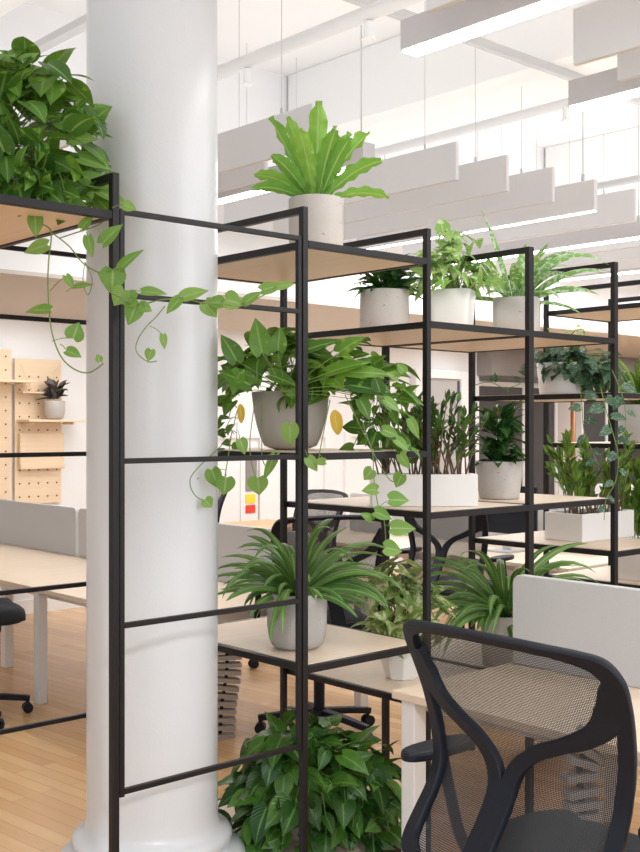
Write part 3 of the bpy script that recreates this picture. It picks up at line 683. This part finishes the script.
# ------------------------------------------------------------------ pegboards on the wall
def pegboard(label, u0, u1, z0, z1):
    root = empty('pegboard', P((u0+u1)/2, 8.73, z0), label, 'pegboard', None)
    h = MB().ubox(u0, u1, 8.71, 8.728, z0, z1); nu = 5; du = (u1-u0)/nu
    for i in range(nu):
        for k in range(int((z1-z0)/.115)): 
            c_ = P(u0+du*(i+.5), 8.708, z0+.06+k*.115)
            h.tube([c_+V*.001, c_-V*.0005], .008, 8)
    o = h.build('board', M['peg'], root); o.data.materials.append(M['hole'])
    for p in list(o.data.polygons)[6:]: p.material_index = 1
    return root
pegboard('birch pegboard on the white wall, under the small bronze-leaved plant', 4.36, 4.80, .95, 2.20)
pegboard('birch pegboard cut off by the left edge of the photo', 3.8, 4.33, 1.0, 2.27)
def wallshelf(label, u0, u1, z, d=.2, legs=True):
    root = empty('wall_shelf', P((u0+u1)/2, 8.70, z), label, 'shelf', None)
    MB().ubox(u0, u1, 8.71-d, 8.706, z, z+.02).build('board', M['peg'], root, bevel=.003)
    for u in (u0+.06, u1-.1): MB().tube([P(u, 8.706, z-.012), P(u, 8.706-d*.8, z-.012)], .011, 8).build('peg', M['peg'], root)
    return root
wallshelf('birch peg shelf holding the small bronze-leaved plant', 4.38, 4.92, 1.655, .22)
wallshelf('short birch peg shelf at the left edge, higher than its neighbour', 4.0, 4.46, 1.985, .2)
root = empty('wall_pocket', P(4.58, 8.69, 1.26), 'shallow birch tray mounted on the pegboard under the plant shelf', 'tray')
MB().ubox(4.385, 4.80, 8.66, 8.706, 1.25, 1.56).build('tray', M['peg'], root, bevel=.006)
MB().ubox(4.385, 4.80, 8.645, 8.659, 1.25, 1.29).build('lip', M['peg'], root, bevel=.004)
root = empty('swing_shelf', P(4.6, 8.69, 1.9), 'birch swing shelf hung from two cords on the pegboard behind the small plant', 'shelf')
MB().ubox(4.38, 4.58, 8.6, 8.706, 1.90, 1.915).build('board', M['peg'], root)
MB().tube([P(4.40, 8.68, 2.15), P(4.49, 8.64, 1.915)], .004, 5).build('cord', M['peg'], root); MB().tube([P(4.77, 8.68, 2.15), P(4.57, 8.66, 1.915)], .004, 5).build('cord', M['peg'], root)
b = P(4.66, 8.57, 1.676)
rp = plant('potted_rubber_plant', 'small plant with bronze and grey leaves in a beige cup on the birch wall shelf', 'plant', b)
pot(rp, b, .088, .16, 'round', 'beige_pot', rb=.085)
lf = MB()
for i in range(34):
    az = R.uniform(0,2*PI); el = R.uniform(.1,1.4)
    lf.leaf(b+Vector((math.cos(az)*.03, math.sin(az)*.03, .17+R.uniform(0,.1))), Vector((math.cos(az)*math.cos(el), math.sin(az)*math.cos(el), math.sin(el))), Zv+Vector((.02,-.3,0)), R.uniform(.1,.16), .06, 'oval', .3, .2)
lf.build('foliage', G['rubber'], rp, smooth=True)

# ------------------------------------------------------------------ desks, dividers
def desk(label, u0, u1, v0, v1, z, legs):
    root = empty('desk', P((u0+u1)/2, (v0+v1)/2, 0), label, 'desk', None)
    MB().ubox(u0, u1, v0, v1, z-.028, z).build('desktop', M['desk'], root, bevel=.003)
    MB().ubox(u0+.10, u1-.10, v0+.05, v1-.05, z-.075, z-.029).build('apron', M['metalwhite'], root)
    for (u, v) in legs: MB().ubox(u-.03, u+.03, v-.03, v+.03, 0, z-.03).build('leg', M['metalwhite'], root, bevel=.004)
    return root
def divider(label, u, v0, v1, z0, z1, th=.03):
    m = MB(); r = .035
    prof_ = []
    for (cv, cz, a0) in ((v1-r, z1-r, 0), (v0+r, z1-r, 90)):
        for k in range(7):
            a = math.radians(a0+k*15); prof_.append((cv+r*math.cos(a), cz+r*math.sin(a)))
    prof_ += [(v0, z0), (v1, z0)]
    A = [m.av(P(u-th/2, a, z)) for a, z in prof_]; B = [m.av(P(u+th/2, a, z)) for a, z in prof_]
    m.f.append(A[::-1]); m.f.append(B); n = len(prof_)
    for k in range(n): m.f.append([A[k], A[(k+1)%n], B[(k+1)%n], B[k]])
    o = m.build('desk_divider', M['fabric'], None, bevel=.004); tag(o, label, 'divider'); return o
DZ = .73
desk('pale wood desk with a white leg, in front at lower right behind the mesh chair', 2.665, 3.96, -.2, 2.59, DZ, [(2.71, 2.53), (3.91, 2.53), (2.71, 1.1), (3.93, 1.1)])
divider('large grey fabric divider standing on the nearest desk at right', 3.315, -.1, 2.575, DZ+.001, 1.065, .035)
desk('pale wood desk at the far left, under the pegboards', 3.06, 4.5, 4.50, 8.62, .68, [(3.10, 5.87), (3.10, 4.56), (4.44, 4.56), (4.44, 5.8), (3.4, 6.9)])
divider('grey fabric divider along the left desk, near section reaching behind the column', 4.02, 4.53, 7.02, .681, 1.03)
divider('grey fabric divider along the left desk, far section under the pegboards', 4.02, 7.06, 8.6, .681, 1.03)
desk('pale wood desk beyond the middle shelf, half hidden by the plants', 5.75, 7.3, 4.05, 6.9, .73, [(5.80, 4.12), (7.2, 4.12), (5.80, 6.8), (7.2, 6.8)])
divider('grey fabric divider on the desk beyond the middle shelf', 6.5, 4.3, 6.8, .731, 1.05)
desk('pale wood desk far at the right, beyond the last shelves', 8.6, 10.1, 3.2, 6.8, .73, [(8.65, 3.3), (10.0, 3.3), (8.65, 6.7), (10.0, 6.7)])
divider('grey fabric divider on the farthest desk at right', 9.35, 3.3, 6.7, .731, 1.05)
desk('pale wood desk seen through the lower right shelves', 5.75, 7.3, 1.0, 3.75, .73, [(5.80, 1.1), (7.2, 1.1), (5.80, 3.65), (7.2, 3.65)])

# cable spines (articulated slatted cable guides)
def spine(label, pts, w):
    root = empty('cable_spine', Vector(pts[-1]), label, 'cable guide', 'slatted cable guides')
    path = smoothpath(pts, 9); m = MB(); L = len(path); acc = 1
    for k in range(1, L):
        acc += (path[k]-path[k-1]).length
        if acc < .034: continue
        acc = 0; p = path[k]; tg = (path[min(k+1,L-1)]-path[k-1]).normalized()
        a = Vector((1,.25,0)).normalized(); a = (a-tg*a.dot(tg)).normalized()
        m.bar(p-a*w, p+a*w, .055, .022, tg)
    m.build('vertebrae', M['slat'], root, bevel=.002)
    MB().tube(path, .010, 6).build('cable', M['plastic'], root); return root
spine('slatted grey cable guide right beside the column, left of the floor-level pothos', [Vector((-.72,5.72,.66)), Vector((-.60,5.72,.62)), Vector((-.50,5.72,.52)), Vector((-.485,5.72,.36)), Vector((-.51,5.72,.18)), Vector((-.52,5.72,.01))], .075)
spine('slatted grey cable guide under the nearest desk, seen through the mesh chair back', [at(596,736,3.15), at(580,765,3.15), at(582,800,3.15), at(584,840,3.15), at(586,900,3.15), at(586,975,3.15)], .05)

# ------------------------------------------------------------------ task chair
def mesh_mat():
    m, nt, b = new('chair_mesh'); b.inputs['Base Color'].default_value = (.035,.037,.042,1); b.inputs['Roughness'].default_value = .6
    t = nd(nt, 'ShaderNodeTexCoord'); sp = nd(nt, 'ShaderNodeSeparateXYZ'); nt.links.new(t.outputs['Object'], sp.inputs[0])
    def wv(sock, f):
        a = nd(nt, 'ShaderNodeMath', operation='MULTIPLY'); nt.links.new(sp.outputs[sock], a.inputs[0]); a.inputs[1].default_value = f
        s = nd(nt, 'ShaderNodeMath', operation='SINE'); nt.links.new(a.outputs[0], s.inputs[0]); 
        g = nd(nt, 'ShaderNodeMath', operation='GREATER_THAN'); nt.links.new(s.outputs[0], g.inputs[0]); g.inputs[1].default_value = -.1; return g.outputs[0]
    x = wv(0, 2*PI/.0038); z = wv(2, 2*PI/.0038)
    mul = nd(nt, 'ShaderNodeMath', operation='MULTIPLY'); nt.links.new(x, mul.inputs[0]); nt.links.new(z, mul.inputs[1])
    sc = nd(nt, 'ShaderNodeMath', operation='MULTIPLY'); nt.links.new(mul.outputs[0], sc.inputs[0]); sc.inputs[1].default_value = 1.0
    tr = nd(nt, 'ShaderNodeBsdfTransparent'); mx = nd(nt, 'ShaderNodeMixShader'); nt.links.new(sc.outputs[0], mx.inputs[0])
    nt.links.new(b.outputs[0], mx.inputs[1]); nt.links.new(tr.outputs[0], mx.inputs[2]); nt.links.new(mx.outputs[0], nt.nodes['Material Output'].inputs[0]); return m
M['mesh'] = mesh_mat()
ZB, ZT = .60, 1.155   # bottom and top of the backrest
def by(x, z):
    """depth of the back surface: lumbar bulge forward, leaning back at the top, wings forward"""
    t = (z-ZB)/(ZT-ZB)
    return -.245 + .075*math.sin(PI*min(1, max(0, t*1.0))) - .075*t + .55*x*x - .085*max(0, 1-t/.38)**1.4
def bp(x, z): return Vector((x, by(x, z), z))
def bn(x, z):
    e = .004; a = bp(x+e, z)-bp(x-e, z); b_ = bp(x, z+e)-bp(x, z-e); return a.cross(b_).normalized()
def make_chair(label, group):
    root = empty('office_chair', (0,0,0), label, 'chair', group)
    # outline in (x,z)
    def half(side):
        return [(side*x, z) for x, z in ((.0,1.135),(.08,1.134),(.16,1.130),(.225,1.122),(.262,1.108),(.278,1.075),(.279,1.03),(.272,.96),(.262,.88),(.252,.81),(.250,.74),(.256,.68),(.250,.63),(.21,.605))]
    def swp(m, pts2, wid, thk, n=5, off=None):
        pp = smoothpath([Vector((x, 0, z)) for x, z in pts2], n)
        ws = []
        for i in range(len(pp)):
            f = i/(len(pp)-1)*(len(wid)-1); a = int(min(f, len(wid)-2)); ws.append(wid[a]+(wid[a+1]-wid[a])*(f-a))
        P3 = [bp(p.x, p.z)+Vector((0, off(p.z) if off else 0, 0)) for p in pp]
        m.sweep(P3, ws, thk, lambda i: bn(pp[i].x, pp[i].z))
    fr_ = MB()
    for sd in (-1, 1):
        swp(fr_, half(sd), [.019,.019,.019,.028,.042,.044,.038,.036,.036,.036,.036,.040,.045,.04], .020)
    swp(fr_, [(-.21,.606),(-.1,.598),(0,.596),(.1,.598),(.21,.606)], [.04,.045,.05,.045,.04], .022)
    fr_.build('back_frame', M['plastic'], root, smooth=True, local=True, bevel=0).data.set_sharp_from_angle(angle=.6)
    y_ = MB()
    for sd in (-1, 1):
        swp(y_, [(sd*.012,.56),(sd*.012,.74),(sd*.024,.835),(sd*.07,.888),(sd*.14,.922),(sd*.205,.955),(sd*.25,1.005),(sd*.268,1.065)], [.058,.044,.040,.033,.032,.044,.07,.05], .020, off=lambda z: -.055*max(0, min(1, (1.0-z)/.3)))
    y_.build('back_support', M['plastic'], root, smooth=True, local=True).data.set_sharp_from_angle(angle=.6)
    # mesh sheet
    g = MB(); N, K = 16, 22; idx = {}
    def hw(z):
        pts_ = half(1)[4:]; best = .26
        for (x0, z0), (x1, z1) in zip(pts_, pts_[1:]):
            if z1 <= z <= z0: best = x0+(x1-x0)*(z0-z)/(z0-z1)
        return best
    for k in range(K+1):
        z = .61+(1.125-.61)*k/K; w = hw(min(z, 1.107))-(.0 if z < 1.1 else .03)
        for i in range(N+1):
            x = -w+2*w*i/N; idx[i, k] = g.av(bp(x, z)+bn(x, z)*(-.004) if False else bp(x, z)+Vector((0,.012,0)))
    for k in range(K):
        for i in range(N): g.f.append([idx[i,k], idx[i+1,k], idx[i+1,k+1], idx[i,k+1]])
    o = g.build('back_mesh', M['mesh'], root, smooth=True, local=True); o['label'] = 'see-through dark mesh'
    # seat
    s = MB(); rows = []
    for (z, k) in ((.525,.90),(.535,.97),(.555,1.0),(.585,1.0),(.603,.975),(.612,.9),(.614,.6),(.612,.2)):
        q = []
        for a in range(36):
            t = 2*PI*a/36; ca, sa = math.cos(t), math.sin(t)
            q.append(s.av((math.copysign(abs(ca)**.6, ca)*.245*k, .04+math.copysign(abs(sa)**.6, sa)*.235*k, z-(.02 if sa > .8 and z > .55 else 0))))
        rows.append(q)
    for a, b_ in zip(rows, rows[1:]):
        for k in range(36): s.f.append([a[k], a[(k+1)%36], b_[(k+1)%36], b_[k]])
    s.f.append(rows[0][::-1]); s.f.append(rows[-1]); s.build('seat', M['cushion'], root, smooth=True, local=True)
    m = MB(); m.box((-.1,-.12,.47),(.1,.14,.523)); m.bar((0,-.1,.5),(0,-.375,.55), .07,.03); m.bar((0,-.375,.53),(0,-.375,.61),.075,.03,Vector((0,1,0)))
    m.build('tilt_mechanism', M['plastic'], root, local=True, bevel=.008)
    for sd in (-1, 1):
        m = MB(); m.tube(smoothpath([(sd*.15,.0,.5),(sd*.29,.0,.51),(sd*.325,-.02,.56),(sd*.33,-.06,.70),(sd*.33,-.08,.775)],5), .016, 8)
        arm = m.build('armrest', M['plastic'], root, smooth=True, local=True)
        m = MB(); pr_ = []
        for a in range(20):
            t = 2*PI*a/20; pr_.append((sd*.33+math.cos(t)*.042, -.09+math.copysign(abs(math.sin(t))**.7, math.sin(t))*.125))
        A = [m.av((x, y, .775)) for x, y in pr_]; B = [m.av((x, y, .800)) for x, y in pr_]; m.f.append(A[::-1]); m.f.append(B)
        for k in range(20): m.f.append([A[k], A[(k+1)%20], B[(k+1)%20], B[k]])
        m.build('arm_pad', M['plastic'], arm, local=True, bevel=.008)
    MB().tube([(0,0,.09),(0,0,.30)], .028, 14).tube([(0,0,.30),(0,0,.48)], .017, 12).build('gas_lift', M['plastic'], root, smooth=False, local=True)
    m = MB()
    for k in range(5):
        a = 2*PI*k/5+.3; d_ = Vector((math.cos(a), math.sin(a), 0)); path = [d_*.03+Zv*.115, d_*.17+Zv*.10, d_*.31+Zv*.078]
        m.sweep(path, [.055,.045,.032], .03, lambda i: Zv)
    m.build('star_base', M['plastic'], root, local=True)
    for k in range(5):
        a = 2*PI*k/5+.3; d_ = Vector((math.cos(a), math.sin(a), 0)); sd_ = Vector((-d_.y, d_.x, 0)); p = d_*.30+Zv*.028
        m = MB().tube([p-sd_*.026, p-sd_*.006], .028, 14).tube([p+sd_*.006, p+sd_*.026], .028, 14).tube([p+Zv*.0, p+Zv*.05], .008, 6)
        m.build('caster', M['plastic'], root, local=True)
    return root
def aim(o, loc, heading):
    """local +y turned to heading (a world xy vector)"""
    o.location = loc; o.rotation_euler = (0, 0, math.atan2(heading[1], heading[0])-PI/2)
ch = make_chair('black mesh office chair in the foreground at lower right, seen from behind', 'black mesh office chairs')
# backrest corners: left at pixel ~ (405,622), right near (630,690)
Lp = Vector((.176, 2.60)); Rp = Vector((.535, 2.16)); dr = (Rp-Lp).normalized(); fw = Vector((-dr.y, dr.x)); midp = (Lp+Rp)/2
aim(ch, (midp.x+fw.x*.30, midp.y+fw.y*.30, 0), fw); ch.scale = (1.04, 1.0, 1.025)
def another(label, u, v, heading):
    c_ = copy_tree(ch); c_['label'] = label; aim(c_, P(u, v, 0), heading); return c_
another('mesh office chair right behind the spider plant beside the column', 3.88, 4.30, V*.9+U*.45)
another('office chair behind the long white trough, facing the desk beyond the middle shelf', 5.40, 4.62, (U*1+V*.15))
another('office chair above the spider plant, its mesh back just right of the column', 4.90, 5.70, (-U*.5+V*.1))
another('office chair cut off by the left edge, near the left desk', 2.66, 5.82, (U*1-V*.3))
another('office chair on the far side of the left desk, mostly hidden', 5.05, 7.25, (-U))
another('office chair at the near desk beyond the right shelves', 5.55, 2.2, U)

# things on far desks
def item(name, label, cat, mb, mat, **k): o = mb.build(name, mat, None, **k); return tag(o, label, cat)
root = empty('monitor', P(6.2, 4.9, .73), 'black monitor on the desk beyond, under the right end of the white trough', 'monitor')
MB().ubox(6.18, 6.20, 4.62, 5.18, .86, 1.2).build('screen', M['plastic'], root, bevel=.004); MB().ubox(6.205, 6.225, 4.87, 4.93, .745, 1.05).build('stand', M['grey'], root); MB().ubox(6.1, 6.3, 4.8, 5.0, .731, .744).build('foot', M['grey'], root)
root = empty('mounted_monitor', P(6.3, 6.0, .73), 'white jointed monitor arm behind the left end of the long white trough', 'monitor arm')
MB().tube([P(6.35,6.2,.731), P(6.35,6.2,1.2)], .02, 8).tube([P(6.35,6.2,1.16), P(6.2,5.85,1.42), P(6.05,5.7,1.36)], .028, 8).build('arm', M['metalwhite'], root); 
MB().ubox(6.03, 6.05, 5.5, 5.9, 1.2, 1.5).build('screen', M['metalwhite'], root, bevel=.004)
item('laptop', 'dark laptop open on the desk seen past the right shelf post', 'laptop', MB().ubox(6.0, 6.22, 3.40, 3.66, .731, .75).hexa([P(6.22,3.40,.75),P(6.23,3.40,.75),P(6.23,3.66,.75),P(6.22,3.66,.75),P(6.30,3.40,.95),P(6.31,3.40,.95),P(6.31,3.66,.95),P(6.30,3.66,.95)]), M['plastic'])
item('wooden_box', 'small light wooden box on the desk beyond the strap-leaved plant', 'box', MB().ubox(6.05, 6.25, 3.1, 3.32, .731, .80), M['sandwood'], bevel=.004)
item('side_table', 'light wooden bench top behind the left divider', 'table', MB().ubox(6.2, 6.9, 7.6, 8.4, .66, .70).ubox(6.25,6.30,7.65,7.70,0,.66).ubox(6.8,6.85,7.65,7.70,0,.66).ubox(6.25,6.30,8.3,8.35,0,.66).ubox(6.8,6.85,8.3,8.35,0,.66), M['sandwood'], bevel=.004)
root = empty('notice_panel', P(6.93, 8.72, .62), 'narrow notice with red and yellow blocks on the far wall', 'poster')
MB().ubox(6.82, 7.04, 8.735, 8.749, .62, 1.42).build('backing', M['white_paint'], root)
MB().ubox(6.88, 7.0, 8.725, 8.734, .74, .82).build('red_block', M['red'], root); MB().ubox(6.88, 7.0, 8.725, 8.734, .84, .93).build('yellow_block', M['yellow'], root); MB().ubox(6.88, 7.02, 8.725, 8.734, .96, 1.32).build('grey_block', M['darkband'], root)
item('copper_pipe', 'thin vertical copper-coloured pipe on the far right wall', 'pipe', MB().tube([P(12.45,8.7,0),P(12.45,8.7,2.24)], .035, 10), M['copper'], smooth=True)
item('copper_pipe', 'thinner vertical copper pipe farthest along the right wall', 'pipe', MB().tube([P(11.65,8.8,0),P(11.65,8.8,2.24)], .025, 10), M['copper'], smooth=True)
item('low_cabinet', 'low dark cabinet on the floor beyond the variegated plant', 'cabinet', MB().ubox(8.0, 8.5, 5.2, 6.6, 0, .6), M['darkband'], bevel=.01)

# ------------------------------------------------------------------ ceiling: baffles, lamps, pipes
BG = 'hanging pale felt ceiling baffles'
HB = 3.02
def cable(mb, u, v, z0): mb.tube([P(u, v, z0), P(u, v, 4.3)], .0022, 5)
def baffle(label, u, v0, v1, z0=HB, h=.22, th=.026, rounded=False):
    root = empty('ceiling_baffle', P(u, (v0+v1)/2, z0), label, 'baffle', BG)
    MB().ubox(u-th/2, u+th/2, v0, v1, z0, z0+h).build('panel', M['felt'], root, bevel=.004)
    for v in (v0+.25, v1-.25):
        MB().tube([P(u, v, z0+h), P(u, v, 4.3)], .0022, 5).build('cable', M['grey'], root)
        MB().tube([P(u, v, z0+h-.005), P(u, v, z0+h+.03)], .007, 6).build('clip', M['grey'], root)
    return root
LG = 'long hanging white ceiling lamps'
def lamp(label, u, v0, v1, z0=HB, h=.12, w=.09, cabv=None, mat='housing'):
    root = empty('pendant_lamp', P(u, (v0+v1)/2, z0), label, 'lamp', LG)
    MB().ubox(u-w/2, u+w/2, v0, v1, z0+.008, z0+h).build('housing', M[mat], root, bevel=.003)
    MB().ubox(u-w/2+.006, u+w/2-.006, v0+.006, v1-.006, z0, z0+.0078).build('diffuser', M['lamp'], root)
    for v in (cabv or (v0+.1, v1-.3)): MB().tube([P(u, v, z0+h), P(u, v, z0+h+.05)], .012, 8).tube([P(u, v, z0+h), P(u, v, 4.3)], .004, 6).build('cable', M['grey'], root)
    return root
# far row: ends stepping to the right along the ceiling
farb = [(2.75,'nearest of the far row, hidden behind the column'),(3.68,'above the bird\'s nest fern, ending left of its leaves'),(4.777,'first right of the hanging lamp over the fern'),(5.234,'second right of the hanging lamp over the fern'),(5.69,'third right of the hanging lamp over the fern'),
        (6.62,'fifth right of the hanging lamp over the fern'),(7.6,'at the right edge, sixth after the lamp over the fern'),(8.1,'deep in the room, just above the right shelf tops'),(8.6,'deep in the room, second row above the right shelf tops'),(9.4,'deep in the room, third row above the right shelf tops'),(10.2,'far in the room, fourth row above the right shelf tops'),(11.1,'farthest in the room above the right shelf tops')]
for u, t in farb: baffle('pale felt ceiling baffle, '+t, u, 4.12 if u > 3 else 4.4, 6.3)
baffle('pale felt ceiling baffle peeping out under the one left of the fern', 3.97, 4.85, 6.3)
for u, v0, v1, t in ((2.77, -1.0, 2.52, 'cut by the top edge, left of the big lamp'), (3.603, -1.0, 2.51, 'largest in view, at the top right corner'), (3.90, -1.0, 2.505, 'at the right edge, just under the largest one')):
    baffle('pale felt ceiling baffle '+t, u, v0, v1)
lamp('long white lamp with a glowing underside crossing the top edge of the photo', 3.03, -.9, 2.856, cabv=(2.6, 1.0))
lamp('white lamp with a glowing underside at the upper right edge', 4.10, -.9, 2.86, cabv=(2.62, 1.0))
lamp('white hanging lamp ending right above the bird\'s nest fern', 4.15, 4.20, 6.35, cabv=(4.26, 5.9))
lamp('deep white lamp, fourth along from the lamp over the fern among the baffles', 6.15, 4.12, 6.35, h=.21, w=.04, mat='felt')
lamp('glowing white lamp above the strap-leaved plant with silvery leaves', 7.27, 4.4, 6.35)
lamp('glowing white lamp deep in the room above the right shelves', 8.85, 4.2, 6.35)
lamp('farthest glowing lamp just over the top right shelf', 10.6, 4.2, 6.35)
item('ceiling_pipe', 'thin white pipe running under the ceiling right of the big lamp', 'pipe', MB().tube([P(5.65,-2,3.6),P(5.65,6.4,3.6)], .032, 12), M['metalwhite'], smooth=True)
item('ceiling_pipe', 'thick white pipe under the ceiling, right behind the column top', 'pipe', MB().tube([P(3.75,-2,3.62),P(3.75,6.4,3.62)], .038, 14), M['metalwhite'], smooth=True)
item('ceiling_pipe', 'white pipe deeper in the room, passing behind the far baffles', 'pipe', MB().tube([P(7.6,-2,3.55),P(7.6,6.4,3.55)], .03, 10), M['grey'], smooth=True)
item('ceiling_pipe', 'thin grey conduit deepest under the ceiling at right', 'pipe', MB().tube([P(9.9,-2,3.5),P(9.9,6.4,3.5)], .02, 10), M['grey'], smooth=True)
item('ceiling_track', 'slim grey steel channel running crosswise under the ceiling', 'channel', MB().ubox(2.0, 12, 3.97, 4.01, 3.75, 3.80), M['grey'])
item('ceiling_track', 'second slim steel channel crosswise under the ceiling, above the lamp at upper right', 'channel', MB().ubox(2.0, 12, 2.63, 2.67, 3.86, 3.90), M['grey']) if False else None
item('light_track', 'black-lined white light track on the ceiling at upper left', 'track', MB().ubox(2.79, 2.85, 2.0, 6.4, 3.62, 3.66), M['grey'])
for (u, v, t) in ((3.75, 4.75, 'on the thick ceiling pipe, above left of the fern'), (3.75, 3.8, 'on the thick ceiling pipe at the top of the photo'), (5.65, 4.0, 'on the thin ceiling pipe above the far baffles')):
    m = MB().tube([P(u,v,3.58),P(u,v,3.50)], .022, 8).tube([P(u,v,3.5),P(u,v,3.49)], .035, 10)
    item('sprinkler', 'small white sprinkler head '+t, 'sprinkler', m, M['metalwhite'])

# ------------------------------------------------------------------ light
w = bpy.data.worlds.new('World'); scene.world = w; w.use_nodes = True
w.node_tree.nodes['Background'].inputs[0].default_value = (.90, .95, 1, 1); w.node_tree.nodes['Background'].inputs[1].default_value = .85
def area(name, loc, size, power, direction, col=(.96,.98,1)):
    l = bpy.data.lights.new(name, 'AREA'); l.shape = 'RECTANGLE'; l.size = size[0]; l.size_y = size[1]; l.energy = power; l.color = col
    o = bpy.data.objects.new(name, l); COL.objects.link(o); o.location = loc
    o.rotation_euler = Vector(direction).to_track_quat('-Z', 'Y').to_euler(); return o
# lamps' own downlight
for u, v0, v1, pw in ((3.03,0,2.8,12),(4.10,0,2.8,12),(4.15,4.2,6.3,22),(6.15,4.2,6.3,30),(7.27,4.4,6.3,30),(8.85,4.2,6.3,35),(10.6,4.2,6.3,35)):
    o = area('lamp_light', P(u, (v0+v1)/2, HB-.01), (.08, v1-v0), pw, (0,0,-1)); o.rotation_euler = (0,0,math.atan2(V.y, V.x)-PI/2)
# added ceiling fill: broad unseen planes shining up, no fixtures there
for u, w_, pw in ((2.0, 8.0, 115), (10.2, 8.0, 185)):
    o = area('uplight', P(u, 2.4, 3.3), (w_, 8.0), pw, (0,0,1), (.93,.97,1)); o.rotation_euler = (PI, 0, -(math.atan2(V.y, V.x)-PI/2)); o.rotation_euler.z = math.atan2(U.y, U.x)
for u in (4.5, 7.2, 10.0, 13.0): area('soffit_light', P(u, 7.5, 2.56), (1.6, 1.2), 24, (0,0,-1), (.95,.98,1))
# unseen soft lights added for daylight, behind and right of the camera
area('window_light', P(-1.5, -1.2, 2.4), (3.0, 2.0), 60, P(3.5, 4.0, -.9))
area('window_light', P(5.5, -2.6, 2.6), (3.5, 2.0), 75, P(-1.5, 5.5, -1.0))
sl = bpy.data.lights.new('sun', 'SUN'); sl.energy = .7; sl.angle = math.radians(3); so = bpy.data.objects.new('sun', sl); COL.objects.link(so)
so.rotation_euler = Vector((-.30, .85, -.42)).to_track_quat('-Z', 'Y').to_euler()
scene.cycles.max_bounces = 10; scene.cycles.transparent_max_bounces = 24; scene.cycles.diffuse_bounces = 5
scene.view_settings.view_transform = 'Standard'; scene.view_settings.look = 'None'; scene.view_settings.exposure = 0.0; scene.view_settings.gamma = 1
# ------------------------------------------------------------------ camera
cd = bpy.data.cameras.new('Camera'); co = bpy.data.objects.new('Camera', cd); COL.objects.link(co)
co.location = (0, 0, CAMZ); co.rotation_euler = (PI/2, 0, 0); cd.sensor_fit = 'HORIZONTAL'; cd.sensor_width = 36; cd.lens = F/640*36; cd.clip_end = 60
scene.camera = co
